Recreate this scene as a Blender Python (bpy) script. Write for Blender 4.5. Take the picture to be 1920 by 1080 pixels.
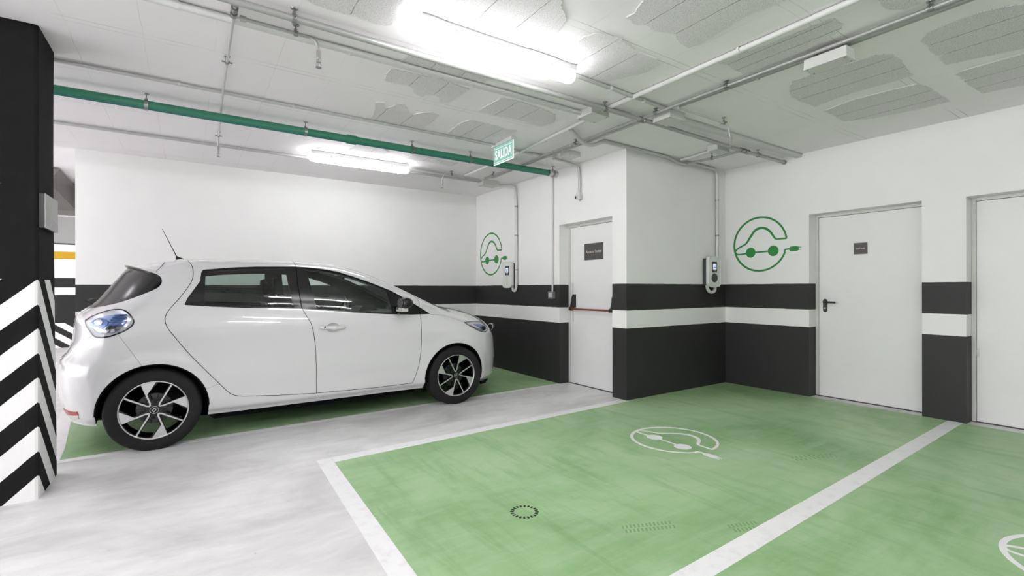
import bpy, bmesh, math, random
import numpy as np
from mathutils import Vector, Matrix
from mathutils.geometry import delaunay_2d_cdt, tessellate_polygon

for _o in list(bpy.data.objects): bpy.data.objects.remove(_o)
scene = bpy.context.scene
COL = scene.collection
rnd = random.Random(7)
PI = math.pi

# ---------------------------------------------------------------- camera (eye height 1.22 m, 17 mm lens, looking between the two wall directions)
F_PX, YAW, ROLL, CY = 904.73, 56.2031, -0.0967, 542.31
cam_d = bpy.data.cameras.new('camera'); cam = bpy.data.objects.new('camera', cam_d); COL.objects.link(cam)
cam_d.sensor_width = 36.0; cam_d.lens = F_PX/1920*36.0; cam_d.shift_y = (CY-540)/1920
cam_d.clip_start = 0.05; cam_d.clip_end = 100
_a = math.radians(YAW)
_f = Vector((math.cos(_a), math.sin(_a), 0)); _r = Vector((math.sin(_a), -math.cos(_a), 0)); _u = Vector((0, 0, 1))
_q = math.radians(ROLL)
_r2 = _r*math.cos(_q)+_u*math.sin(_q)
_u2 = _f.cross(_r2)*-1
M = Matrix.Identity(4)
for i in range(3): M[i][0] = _r2[i]; M[i][1] = _u2[i]; M[i][2] = -_f[i]
M[2][3] = 1.22
cam.matrix_world = M
scene.camera = cam

# ---------------------------------------------------------------- world, exposure
world = bpy.data.worlds.new('world'); scene.world = world; world.use_nodes = True
world.node_tree.nodes['Background'].inputs[0].default_value = (0.985, 0.975, 1.0, 1)
world.node_tree.nodes['Background'].inputs[1].default_value = 2.2
scene.view_settings.view_transform = 'Standard'; scene.view_settings.look = 'None'
scene.view_settings.gamma = 1.0; scene.view_settings.use_curve_mapping = False
scene.view_settings.exposure = 1.40
LAMP_POWER = 18.0
scene.cycles.max_bounces = 7; scene.cycles.diffuse_bounces = 4; scene.cycles.glossy_bounces = 4
scene.cycles.transparent_max_bounces = 16; scene.cycles.transmission_bounces = 6
scene.cycles.sample_clamp_indirect = 8.0
scene.cycles.adaptive_threshold = 0.05

# ---------------------------------------------------------------- measured room
X1, X2, Y2, YB, HC = 3.9755, 5.8215, 3.6877, 7.0074, 2.763       # exit wall, door wall, return wall, back wall, ceiling
B1, B2, B3 = 1.279, 0.9843, 0.7863                               # painted band heights

# ---------------------------------------------------------------- materials
def srgb(r, g, b):
    f = lambda c: (c/255/12.92) if c/255 <= .04045 else ((c/255+.055)/1.055)**2.4
    return (f(r), f(g), f(b), 1)
class NT:
    def __init__(s, name):
        s.m = bpy.data.materials.new(name); s.m.use_nodes = True; s.t = s.m.node_tree
        s.b = s.t.nodes['Principled BSDF']; s.out = s.t.nodes['Material Output']
    def n(s, kind, **kw):
        x = s.t.nodes.new(kind)
        for k, v in kw.items(): setattr(x, k, v)
        return x
    def l(s, a, b): s.t.links.new(a, b)
    def val(s, sock, v):
        if hasattr(v, 'is_output') or isinstance(v, bpy.types.NodeSocket): s.l(v, sock)
        else: sock.default_value = v
    def math(s, op, a, b=0.0, c=None, clamp=False):
        x = s.n('ShaderNodeMath', operation=op, use_clamp=clamp); s.val(x.inputs[0], a); s.val(x.inputs[1], b)
        if c is not None: s.val(x.inputs[2], c)
        return x.outputs[0]
    def mix(s, f, a, b):
        x = s.n('ShaderNodeMix', data_type='RGBA'); s.val(x.inputs[0], f); s.val(x.inputs[6], a); s.val(x.inputs[7], b); return x.outputs[2]
    def noise(s, vec, scale, detail=4, rough=.55, dist=0.0):
        x = s.n('ShaderNodeTexNoise'); s.l(vec, x.inputs['Vector']); x.inputs['Scale'].default_value = scale
        x.inputs['Detail'].default_value = detail; x.inputs['Roughness'].default_value = rough; x.inputs['Distortion'].default_value = dist
        return x.outputs[0]
    def ramp(s, f, stops, interp='LINEAR'):
        x = s.n('ShaderNodeValToRGB'); s.l(f, x.inputs[0]); e = x.color_ramp.elements; x.color_ramp.interpolation = interp
        while len(e) < len(stops): e.new(.5)
        for i, (p, c) in enumerate(stops):
            e[i].position = p; e[i].color = c if len(c) == 4 else (*c, 1)
        return x.outputs[0]
    def pos(s): return s.n('ShaderNodeNewGeometry').outputs['Position']
    def xyz(s, v):
        x = s.n('ShaderNodeSeparateXYZ'); s.l(v, x.inputs[0]); return x.outputs
    def mapping(s, v, scale=(1, 1, 1), rot=(0, 0, 0)):
        x = s.n('ShaderNodeMapping'); s.l(v, x.inputs[0]); x.inputs['Scale'].default_value = scale; x.inputs['Rotation'].default_value = rot; return x.outputs[0]
    def bump(s, h, strength, dist=.01):
        x = s.n('ShaderNodeBump'); s.l(h, x.inputs['Height']); x.inputs['Strength'].default_value = strength; x.inputs['Distance'].default_value = dist
        s.l(x.outputs[0], s.b.inputs['Normal'])
    def set(s, **kw):
        names = dict(color='Base Color', rough='Roughness', metal='Metallic', spec='Specular IOR Level', coat='Coat Weight', coat_rough='Coat Roughness', emit='Emission Color', strength='Emission Strength')
        for k, v in kw.items(): s.val(s.b.inputs[names[k]], v)
        return s
def plain(name, col, rough=.5, metal=0.0, spec=.5, coat=0.0):
    t = NT(name); g = t.noise(t.n('ShaderNodeTexCoord').outputs['Object'], 9.0, 3)
    t.set(color=t.mix(t.math('MULTIPLY', g, .25), col, tuple(c*.82 for c in col[:3])+(1,)), rough=rough, metal=metal, spec=spec, coat=coat); return t.m
MAT = {}
def wall_paint():
    t = NT('banded wall paint'); p = t.pos(); z = t.xyz(p)[2]
    w = t.math('MULTIPLY', t.math('SUBTRACT', t.noise(p, 9, 3), .5), .006); z = t.math('ADD', z, w)
    lo = t.math('LESS_THAN', z, B3); up = t.math('MULTIPLY', t.math('GREATER_THAN', z, B2), t.math('LESS_THAN', z, B1))
    k = t.math('ADD', lo, up, clamp=True); n = t.noise(p, 3.0, 5)
    white = t.mix(n, srgb(240, 240, 238), srgb(232, 232, 230)); black = t.mix(n, srgb(43, 43, 43), srgb(52, 52, 51))
    t.set(color=t.mix(k, white, black), rough=t.math('ADD', t.math('MULTIPLY', k, -.1), .6), spec=.3)
    t.bump(t.noise(p, 60, 1), .12, .004); return t.m
def far_wall_paint():
    t = NT('far wall paint'); p = t.pos(); x, y, z = t.xyz(p)[:3]
    def band(a, b): return t.math('MULTIPLY', t.math('GREATER_THAN', z, a), t.math('LESS_THAN', z, b))
    blk = t.math('ADD', band(.525, 1.117), band(1.273, 1.474), clamp=True)
    ch = t.math('LESS_THAN', t.math('FRACT', t.math('DIVIDE', t.math('ADD', z, t.math('MULTIPLY', x, .75)), .28)), .5)
    blk = t.math('ADD', blk, t.math('MULTIPLY', ch, band(-1, .525)), clamp=True)
    c = t.mix(blk, srgb(240, 240, 238), srgb(40, 40, 40)); c = t.mix(band(1.876, 2.03), c, srgb(205, 160, 30)); c = t.mix(band(2.2, 4), c, srgb(165, 165, 163)); 
    c = t.mix(band(2.18, 2.21), c, srgb(60, 60, 62))
    t.set(color=c, rough=.6, spec=.3); return t.m
def ceiling_paint():
    t = NT('white ceiling paint'); p = t.pos(); x, y, z = t.xyz(p)[:3]
    n = t.noise(p, 2.2, 6); c = t.mix(n, srgb(249, 245, 247), srgb(243, 239, 241))
    # board joints of the formwork and the double line of the beam edge
    def joint(v, period, off, wid):
        f = t.math('FRACT', t.math('DIVIDE', t.math('ADD', v, off), period)); return t.math('LESS_THAN', f, wid/period)
    jit = t.math('MULTIPLY', t.math('SUBTRACT', t.noise(p, 6, 2), .5), .02)
    jx = joint(t.math('ADD', x, jit), .365, .23, .004); jy = joint(t.math('ADD', y, t.math('MULTIPLY', jit, .5)), .78, .245, .0045); jz = joint(t.math('ADD', y, t.math('MULTIPLY', jit, .4)), .78, .19, .004)
    k = t.math('MULTIPLY', t.math('ADD', t.math('MULTIPLY', jx, .35), t.math('ADD', jy, jz), clamp=True), t.ramp(t.noise(p, 1.9, 3), [(.40, (0, 0, 0)), (.62, (1, 1, 1))]))
    t.set(color=t.mix(t.math('MULTIPLY', k, .55), c, srgb(120, 120, 120)), rough=.75, spec=.2)
    h = t.math('SUBTRACT', t.math('MULTIPLY', t.noise(p, 45, 2), .25), k); t.bump(h, .35, .004); return t.m
def bare_block():
    t = NT('bare rough block'); p = t.pos(); n = t.noise(p, 190, 4, .7); m = t.noise(p, 4, 3)
    c = t.ramp(n, [(.34, srgb(190, 187, 189)), (.5, srgb(240, 236, 238)), (.7, srgb(254, 250, 252))])
    t.set(color=t.mix(t.math('MULTIPLY', m, .2), c, srgb(240, 236, 238)), rough=.95, spec=.1); t.bump(n, .9, .006); return t.m
def concrete():
    t = NT('polished pale concrete'); p = t.pos(); a = t.noise(t.mapping(p, (1, 1.6, 1)), .9, 7, .62, .6); b = t.noise(t.mapping(p, (2, 7, 1), (0, 0, .1)), 2.0, 6, .65)
    c = t.ramp(a, [(.32, srgb(202, 201, 200)), (.5, srgb(229, 229, 228)), (.7, srgb(248, 248, 248))])
    c = t.mix(t.math('MULTIPLY', t.ramp(b, [(.45, (0, 0, 0)), (.8, (1, 1, 1))]), .30), c, srgb(182, 180, 178))
    sp = t.ramp(t.noise(p, 34, 2), [(.72, (0, 0, 0)), (.76, (1, 1, 1))])
    c = t.mix(t.math('MULTIPLY', sp, .3), c, srgb(140, 138, 136))
    t.set(color=c, rough=t.math('ADD', t.math('MULTIPLY', b, .2), .32), spec=.4); return t.m
def green_paint():
    t = NT('worn green floor paint'); p = t.pos()
    a = t.noise(t.mapping(p, (1, 1, 1)), .75, 6, .6, .8); b = t.noise(t.mapping(p, (1.2, 7, 1), (0, 0, -.12)), 1.6, 7, .68, .3); c2 = t.noise(t.mapping(p, (7, 1.0, 1), (0, 0, .5)), 1.1, 6, .7, .4)
    c = t.ramp(a, [(.28, srgb(120, 166, 104)), (.5, srgb(160, 198, 144)), (.72, srgb(192, 218, 178))])
    c = t.mix(t.ramp(b, [(.42, (0, 0, 0)), (.75, (.55, .55, .55))]), c, srgb(186, 208, 176))
    c = t.mix(t.ramp(c2, [(.5, (0, 0, 0)), (.76, (.55, .55, .55))]), c, srgb(104, 156, 90))
    t.set(color=c, rough=t.math('ADD', t.math('MULTIPLY', b, .2), .36), spec=.4); return t.m
def line_paint():
    t = NT('white line paint'); p = t.pos(); n = t.noise(p, 14, 5, .7)
    t.set(color=t.mix(t.ramp(n, [(.5, (0, 0, 0)), (.8, (1, 1, 1))]), srgb(246, 246, 246), srgb(230, 229, 228)), rough=.5, spec=.3); return t.m
def pillar_paint():
    t = NT('chevron pillar paint'); p = t.pos(); x, y, z = t.xyz(p)[:3]; n = t.noise(p, 11, 5)
    d = t.math('ADD', t.math('MULTIPLY', t.math('MAXIMUM', t.math('SUBTRACT', -.728, x), 0.0), .96), t.math('MULTIPLY', t.math('MAXIMUM', t.math('SUBTRACT', y, 3.87), 0.0), 1.05))
    q = t.math('ADD', t.math('ADD', z, d), t.math('MULTIPLY', t.math('SUBTRACT', n, .5), .008))
    # white on [1.142,1.286], [.857,1.0] ... measured down the corner edge
    fr = t.math('FRACT', t.math('DIVIDE', t.math('ADD', q, -1.142+2.85), .285))
    k = t.math('MULTIPLY', t.math('LESS_THAN', fr, .505), t.math('LESS_THAN', z, 1.283))
    pits = t.ramp(t.noise(p, 30, 2), [(.73, (0, 0, 0)), (.76, (1, 1, 1))])
    blk = t.mix(n, srgb(25, 25, 25), srgb(36, 36, 36)); c = t.mix(k, blk, srgb(238, 238, 237)); c = t.mix(t.math('MULTIPLY', pits, .5), c, srgb(110, 110, 110))
    t.set(color=c, rough=.75, spec=.08); t.bump(t.noise(t.mapping(p, (40, 40, 4)), 1.0, 4), .25, .005); return t.m
MAT['wall'] = wall_paint(); MAT['farwall'] = far_wall_paint(); MAT['ceiling'] = ceiling_paint(); MAT['bare'] = bare_block(); MAT['concrete'] = concrete()
MAT['green'] = green_paint(); MAT['line'] = line_paint(); MAT['pillar'] = pillar_paint()
MAT['logo'] = plain('green wall paint', srgb(52, 140, 70), .55, spec=.3)
MAT['door'] = plain('white door enamel', srgb(232, 232, 231), .42); MAT['frame'] = plain('pale door frame', srgb(214, 214, 210), .45)
MAT['black'] = plain('black plastic', srgb(30, 30, 31), .4); MAT['red'] = plain('red bar', srgb(138, 66, 56), .3, .3)
MAT['sign'] = plain('dark sign plate', srgb(72, 68, 68), .4); MAT['signtext'] = plain('sign lettering', srgb(205, 195, 185), .6)
MAT['plaque'] = plain('grey plaque', srgb(150, 150, 152), .35, .4); MAT['plaquetext'] = plain('plaque engraving', srgb(200, 190, 180), .5)
MAT['steel'] = plain('galvanised conduit', srgb(198, 198, 197), .4, .35); MAT['paintpipe'] = plain('white painted conduit', srgb(214, 214, 213), .5)
MAT['darksteel'] = plain('dark steel pipe', srgb(172, 172, 171), .38, .4); MAT['clamp'] = plain('zinc clamp', srgb(150, 150, 150), .3, .9)
MAT['joint'] = plain('block joint', srgb(120, 119, 120), .9); MAT['rubber'] = plain('clamp rubber', srgb(40, 40, 40), .7); MAT['pipegreen'] = plain('green plastic pipe', srgb(52, 128, 100), .38); MAT['pipeblue'] = plain('teal pipe stripe', srgb(38, 110, 115), .4)
MAT['box'] = plain('pale junction box', srgb(208, 208, 205), .5); MAT['housing'] = plain('lamp housing', srgb(216, 216, 216), .5)
MAT['charger'] = plain('charger shell', srgb(222, 226, 221), .3); MAT['charcoal'] = plain('charger back', srgb(62, 63, 64), .5)
MAT['duct'] = plain('galvanised duct', srgb(120, 118, 115), .45, .5); MAT['brass'] = plain('sprinkler head', srgb(180, 180, 178), .3, .8)
def emitter(name, col, k):
    t = NT(name); e = t.n('ShaderNodeEmission'); e.inputs[0].default_value = col; e.inputs[1].default_value = k; t.l(e.outputs[0], t.out.inputs[0]); t.t.nodes.remove(t.b); return t.m
MAT['tube'] = emitter('lamp diffuser', (.985, .975, 1, 1), LAMP_POWER)
MAT['tube_dimmed'] = emitter('dimmed lamp diffuser', (.985, .975, 1, 1), LAMP_POWER*.55)  # lamps in view dimmed to shrink their glow on the ceiling
MAT['salida'] = emitter('lit sign face', srgb(168, 228, 210), .30); MAT['salidatext'] = emitter('lit sign letters', (1, 1, 1, 1), .42)
MAT['screen'] = emitter('charger screen', srgb(210, 225, 245), .38)

# ---------------------------------------------------------------- mesh helpers
def finish(name, verts, faces, mat, parent=None, smooth=False, mats=None, fm=None, bevel=0.0, auto=None):
    me = bpy.data.meshes.new(name); me.from_pydata([tuple(v) for v in verts], [], [tuple(f) for f in faces])
    bm = bmesh.new(); bm.from_mesh(me)
    if bevel > 0:
        es = [e for e in bm.edges if len(e.link_faces) == 2 and e.calc_face_angle(0) > .6]
        bmesh.ops.bevel(bm, geom=es, offset=bevel, segments=2, affect='EDGES', profile=.6)
    bmesh.ops.recalc_face_normals(bm, faces=bm.faces[:]); bm.to_mesh(me); bm.free()
    for m in (mats or [mat]): me.materials.append(MAT[m] if isinstance(m, str) else m)
    if fm and not bevel:
        for i, f in enumerate(me.polygons): f.material_index = fm[i]
    if smooth:
        for f in me.polygons: f.use_smooth = True
        if auto is not None:
            try: me.set_sharp_from_angle(angle=math.radians(auto))
            except Exception: pass
    o = bpy.data.objects.new(name, me); COL.objects.link(o)
    if parent: o.parent = parent
    return o
def tag(o, label, cat, group=None):
    o['label'] = label; o['category'] = cat
    if group: o['group'] = group
    return o
def struct(o, label=None):
    o['kind'] = 'structure'
    if label: o['label'] = label
    return o
def empty(name, loc=(0, 0, 0), rz=0.0, parent=None):
    o = bpy.data.objects.new(name, None); COL.objects.link(o); o.location = loc; o.rotation_euler = (0, 0, rz); o.empty_display_size = .1
    if parent: o.parent = parent
    return o
def thing(name, label, cat, loc=(0, 0, 0), rz=0.0, group=None): return tag(empty(name, loc, rz), label, cat, group)
class MB:
    def __init__(s): s.v = []; s.f = []
    def add(s, v, f):
        n = len(s.v); s.v += [tuple(p) for p in v]; s.f += [tuple(i+n for i in q) for q in f]; return s
    def box(s, x0, x1, y0, y1, z0, z1):
        v = [(x0, y0, z0), (x1, y0, z0), (x1, y1, z0), (x0, y1, z0), (x0, y0, z1), (x1, y0, z1), (x1, y1, z1), (x0, y1, z1)]
        return s.add(v, [(0, 3, 2, 1), (4, 5, 6, 7), (0, 1, 5, 4), (1, 2, 6, 5), (2, 3, 7, 6), (3, 0, 4, 7)])
    def tube(s, pts, r, n=12, cap=True):
        pts = [Vector(p) for p in pts]; rs = r if isinstance(r, (list, tuple)) else [r]*len(pts)
        prev = None; rings = []
        for i, p in enumerate(pts):
            a = pts[max(i-1, 0)]; b = pts[min(i+1, len(pts)-1)]; t = (b-a).normalized()
            if prev is None: prev = t.orthogonal().normalized()
            u = (prev-t*prev.dot(t)).normalized(); w = t.cross(u); prev = u
            rings.append([p+(u*math.cos(2*PI*k/n)+w*math.sin(2*PI*k/n))*rs[i] for k in range(n)])
        v = [q for R in rings for q in R]; f = []
        for i in range(len(rings)-1):
            for k in range(n): f.append((i*n+k, i*n+(k+1) % n, (i+1)*n+(k+1) % n, (i+1)*n+k))
        if cap: f += [tuple(range(n-1, -1, -1)), tuple((len(rings)-1)*n+k for k in range(n))]
        return s.add(v, f)
    def prism(s, poly, place, h):
        """2-D outline -> slab; place(u, v, w) gives the 3-D point, w runs 0..h"""
        n = len(poly); v = [place(a, b, 0) for a, b in poly]+[place(a, b, h) for a, b in poly]
        tris = tessellate_polygon([[Vector((a, b, 0)) for a, b in poly]])
        f = [tuple(t) for t in tris]+[tuple(i+n for i in reversed(t)) for t in tris]
        f += [(i, (i+1) % n, n+(i+1) % n, n+i) for i in range(n)]
        return s.add(v, f)
    def lathe(s, prof, axis='y', n=32, c=(0, 0, 0)):
        """profile (r, h) turned about an axis through c"""
        m = len(prof); v = []
        for k in range(n):
            a = 2*PI*k/n
            for r, h in prof:
                p = {'z': (r*math.cos(a), r*math.sin(a), h), 'y': (r*math.cos(a), h, r*math.sin(a)), 'x': (h, r*math.cos(a), r*math.sin(a))}[axis]
                v.append((p[0]+c[0], p[1]+c[1], p[2]+c[2]))
        f = [(k*m+i, k*m+i+1, ((k+1) % n)*m+i+1, ((k+1) % n)*m+i) for k in range(n) for i in range(m-1)]
        return s.add(v, f)
    def build(s, name, mat, parent=None, **kw): return finish(name, s.v, s.f, mat, parent, **kw)
def bend(pts, r=.06, n=6):
    """round the inner corners of a polyline"""
    pts = [Vector(p) for p in pts]; out = [pts[0]]
    for i in range(1, len(pts)-1):
        a, b, c = pts[i-1], pts[i], pts[i+1]; d1 = (a-b); d2 = (c-b); k = min(r, d1.length*.45, d2.length*.45)
        p, q = b+d1.normalized()*k, b+d2.normalized()*k
        for j in range(n+1):
            t = j/n; out.append(p*(1-t)**2+b*2*t*(1-t)+q*t*t)
    out.append(pts[-1]); return out
def smooth_line(pts, n=8):
    """Catmull-Rom through 2-D points"""
    P = [np.array(p, float) for p in pts]; P = [2*P[0]-P[1]]+P+[2*P[-1]-P[-2]]; out = []
    for i in range(1, len(P)-2):
        for j in range(n):
            t = j/n; a, b, c, d = P[i-1:i+3]
            out.append(tuple(.5*((2*b)+(-a+c)*t+(2*a-5*b+4*c-d)*t*t+(-a+3*b-3*c+d)*t**3)))
    out.append(tuple(P[-2])); return out
def ribbon(pts, w):
    """2-D stroke outline as quads -> list of quads (each 4 points)"""
    ws = w if isinstance(w, (list, tuple)) else [w]*len(pts); L = []; R = []
    for i, p in enumerate(pts):
        a = pts[max(i-1, 0)]; b = pts[min(i+1, len(pts)-1)]; d = math.hypot(b[0]-a[0], b[1]-a[1]) or 1
        nx, ny = -(b[1]-a[1])/d, (b[0]-a[0])/d
        L.append((p[0]+nx*ws[i]/2, p[1]+ny*ws[i]/2)); R.append((p[0]-nx*ws[i]/2, p[1]-ny*ws[i]/2))
    return L+R[::-1]
# ================================================================ the setting
def slab(name, boxes, mat, label=None):
    m = MB()
    for b in boxes: m.box(*b)
    return struct(m.build(name, mat), label)
floor = slab('floor', [(-11, 6.4, -5, 14.2, -.12, 0)], 'concrete', 'pale polished concrete floor of the garage')
ceiling = slab('ceiling', [(-11, 6.4, -5, 14.2, HC, HC+.15)], 'ceiling', 'white painted concrete ceiling with bare rough patches')
REV = .165                                                        # depth of the door reveals
D1 = (3.9008, 4.8382, 2.046)                                      # door openings: y0, y1, top
D2 = (1.6535, 2.6634, 2.058); D3 = (.33, 1.3363, 2.048)
slab('wall_back', [(-1.0282, X1+.3, YB, YB+.16, 0, HC)], 'wall', 'white back wall with black bands behind the car')
slab('wall_exit', [(X1, X1+.3, Y2, D1[0], 0, HC), (X1, X1+.3, D1[1], YB, 0, HC), (X1, X1+.3, D1[0], D1[1], D1[2], HC), (X1+REV+.05, X1+.3, D1[0], D1[1], 0, D1[2])], 'wall', 'banded wall with the exit door')
slab('wall_return', [(X1+.3, X2, Y2, Y2+.3, 0, HC)], 'wall', 'short banded return wall behind the second charger')
slab('wall_right', [(X2, X2+.4, D2[1], Y2+.3, 0, HC), (X2, X2+.4, D3[1], D2[0], 0, HC), (X2, X2+.4, -5, D3[0], 0, HC), (X2, X2+.4, D2[0], D2[1], D2[2], HC), (X2, X2+.4, D3[0], D3[1], D3[2], HC), (X2+REV+.05, X2+.4, D3[0], D2[1], 0, 2.06)], 'wall', 'banded wall with two white doors')
slab('wall_rear', [(-11, 6.4, -5.2, -5, 0, HC)], 'wall', 'banded wall behind the viewer')
slab('wall_far', [(-11, 6.4, 13.75, 14, 0, HC)], 'farwall', 'far striped wall beyond the gap beside the pillar')

# painted floor: bays turned about two degrees against the walls
def flat(name, poly, z0, z1, mat, parent=floor):
    return MB().prism(poly, lambda a, b, w: (a, b, z0+w), z1-z0).build(name, mat, parent)
E1 = lambda x: 3.5955+(x-.80)*.0385                                # inner edge of the main bay's far line
flat('green_bay', [(.83, 3.56), (X2, 3.74), (X2, 1.42), (1.75, 1.28), (.79, 1.245)], 0, .0012, 'green')
flat('green_bay', [(.79, 1.26), (1.75, 1.285), (X2, 1.40), (X2, -1.0), (.72, -1.1)], 0, .0011, 'green')
flat('green_bay', [(-.905, 5.7), (-.775, 4.64), (X1, 4.86), (X1, YB), (-1.0, YB)], 0, .0012, 'green')
flat('painted_line', [(.752, 3.634), (3.95, 3.757), (3.975, 3.655), (.851, 3.528), (.856, 3.62)], .0012, .0024, 'line')
flat('painted_line', [(.752, 3.6345), (.851, 3.6365), (.851, 3.528), (.805, 1.933), (.72, -1.1), (.615, -1.1), (.701, 2.003)], .0012, .0025, 'line')
flat('painted_line', [(.79, 1.30), (1.695, 1.333), (5.75, 1.463), (5.8205, 1.465), (5.8205, 1.360), (5.778, 1.359), (1.854, 1.226), (.785, 1.19)], .0012, .0024, 'line')
flat('painted_line', [(-.775, 4.675), (3.90, 4.8405), (3.974, 4.842), (3.974, 4.80), (3.864, 4.795), (-.765, 4.59)], .0012, .0024, 'line')
flat('painted_line', [(-.86, 4.60), (-.765, 4.59), (-.795, 5.0), (-.905, 5.94), (-1.0, 7.0), (-1.11, 7.0), (-1.0, 5.9)], .0012, .0024, 'line')
# logo: a car drawn as a plug and lead inside an open circle (unit radius), the same on two walls and on the floor
def logo_outlines():
    arc = [(math.cos(a), math.sin(a)) for a in [math.radians(8+i*(340-8)/60) for i in range(61)]]
    stroke = [(1.0, .135), (.64, .135)]+smooth_line([(.64, .135), (.56, .2), (.42, .41), (.26, .55), (.05, .60), (-.16, .53), (-.34, .31), (-.46, .13), (-.56, .03), (-.78, -.07), (-.93, -.17), (-.955, -.24), (-.90, -.32), (-.78, -.345), (-.6, -.33)], 5)[1:]+[(-.34, -.30), (.515, -.285)]
    wid = [.06]*2+[.06+.035*math.exp(-((i-20)/16)**2) for i in range(len(stroke)-4)]+[.06, .06]
    out = [ribbon(arc, [.065+.012*math.sin(PI*i/60) for i in range(61)]), ribbon(stroke, wid)]
    for cx, cy, r in ((-.34, -.295, .19), (.515, -.283, .195)): out.append([(cx+r*math.cos(2*PI*k/28), cy+r*math.sin(2*PI*k/28)) for k in range(28)])
    tail = smooth_line([(.94, -.34), (.915, -.335), (.94, -.275), (1.0, -.255), (1.12, -.255)], 4); out.append(ribbon(tail, .06))
    pl = [(1.08, -.255), (1.10, -.19), (1.16, -.165), (1.34, -.165), (1.41, -.20), (1.41, -.31), (1.34, -.345), (1.16, -.345), (1.10, -.32)]; out.append(pl)
    for y in (-.21, -.295): out.append([(1.40, y+.014), (1.50, y+.01), (1.50, y-.01), (1.40, y-.014)])
    return out
LOGO = logo_outlines()
def logo(place, mat, parent, th=.0012):
    m = MB()
    for k, o in enumerate(LOGO): m.prism(o, lambda a, b, w: place(a, b, w+.0002*(k % 3)), th)
    return m.build('painted_logo', mat, parent)
W_ = {o.name: o for o in COL.objects}
logo(lambda a, b, w: (X2-w, 3.2335-.327*a, 1.768+.328*b), 'logo', W_['wall_right'])
logo(lambda a, b, w: (X1-w, 6.540-.325*a, 1.778+.327*b), 'logo', W_['wall_exit'])
# floor logo frame: wheel one (3.179,2.647), wheel two (3.163,2.367)
_ax = Vector((3.163-3.179, 2.367-2.647)).normalized(); _sc = .283/.857; _ay = Vector((_ax[1]*-1, _ax[0])) ; _ay = Vector((-_ax[1], _ax[0]))
_oc = Vector((3.179, 2.647))-_ax*(-.34*_sc)-_ay*(-.295*_sc)
for dx, dy in ((0, 0), (-.012, -2.245)):
    logo(lambda a, b, w: (_oc[0]+dx+(_ax[0]*a+_ay[0]*b)*_sc, _oc[1]+dy+(_ax[1]*a+_ay[1]*b)*_sc, .0013+w), 'line', floor)
# faint tyre prints on the green bay
MAT['print'] = plain('tyre print', srgb(128, 166, 112), .5)
for (xa, ya), (xb, yb), nd in (((1.83, 1.72), (2.09, 1.61), 13), ((2.29, 1.42), (2.46, 1.36), 8), ((3.6, 1.75), (3.95, 1.62), 10)):
    m = MB(); d = Vector((xb-xa, yb-ya)).normalized(); nrm = Vector((-d[1], d[0]))
    for i in range(nd):
        for sd in (-1, 1):
            c = Vector((xa, ya))+(Vector((xb, yb))-Vector((xa, ya)))*(i/nd)+nrm*sd*.022; q = [c+d*a+nrm*b for a, b in ((-.004, -.016), (.006, -.016), (.014*1, .016), (.004, .016))]
            m.prism([(v[0], v[1]) for v in q], lambda a, b, w: (a, b, .0012+w), .0004)
    m.build('tyre_print', 'print', floor)['kind'] = 'stuff'
# drain: plate with a ring of slots
dr = thing('floor_drain', 'green painted round floor drain with a ring of black slots', 'drain', (1.524, 2.158, .0014))
m = MB().lathe([(0, .0), (.096, 0), (.1, -.0012)], 'z', 40); m.build('cover', 'green', dr)
for k in range(20):
    a = 2*PI*k/20; c, s_ = math.cos(a), math.sin(a)
    MB().prism([(.058, -.005), (.076, -.0065), (.079, 0), (.076, .0065), (.058, .005)], lambda p, q, w: (p*c-q*s_, p*s_+q*c, .0002+w), .001).build('slot', 'black', dr)

# pillar
pm = MB()
n_ = 10
def ring(z, ex): return [(-1.2, 3.87, z), (-.745, 3.868, z), (-.733, 3.872, z), (-.728, 3.884, z), (-.728, 4.262+ex, z), (-.735, 4.275+ex, z), (-1.2, 4.28+ex, z)]
rows = [ring(z, .02*math.sin(z*2.3)+.07*max(0, .9-z)) for z in [i*HC/14 for i in range(15)]]
pm.v = [p for r in rows for p in r]; k = 7
pm.f = [(i*k+j, i*k+(j+1) % k, (i+1)*k+(j+1) % k, (i+1)*k+j) for i in range(14) for j in range(k)]
pillar = struct(pm.build('pillar', 'pillar'), 'black concrete pillar with white chevrons at the left edge')

# doors
def door(name, xw, d, label, hinge_gap=.03):
    y0, y1, top = d; g = hinge_gap
    root = empty(name, (xw, 0, 0)); root['kind'] = 'structure'; root['label'] = label
    f = MB(); f.box(REV-.012, REV+.05, y0, y0+g, 0, top); f.box(REV-.012, REV+.05, y1-g, y1, 0, top); f.box(REV-.012, REV+.05, y0+g, y1-g, top-g, top); f.build('door_frame', 'frame', root, bevel=.003)
    leaf = MB().box(REV-.008, REV+.04, y0+g+.004, y1-g-.004, .008, top-g-.004).build('door_leaf', 'door', root, bevel=.003)
    MB().box(REV-.02, REV+.05, y0, y1, 0, .006).build('threshold', 'charcoal', root)
    return root, leaf
d1, l1 = door('door_1', X1, D1, 'white emergency exit door in the banded wall')
d2, l2 = door('door_2', X2, D2, 'wide white door with black lever handle')
d3, l3 = door('door_3', X2, D3, 'white door cut by the right edge of the photo')
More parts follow.
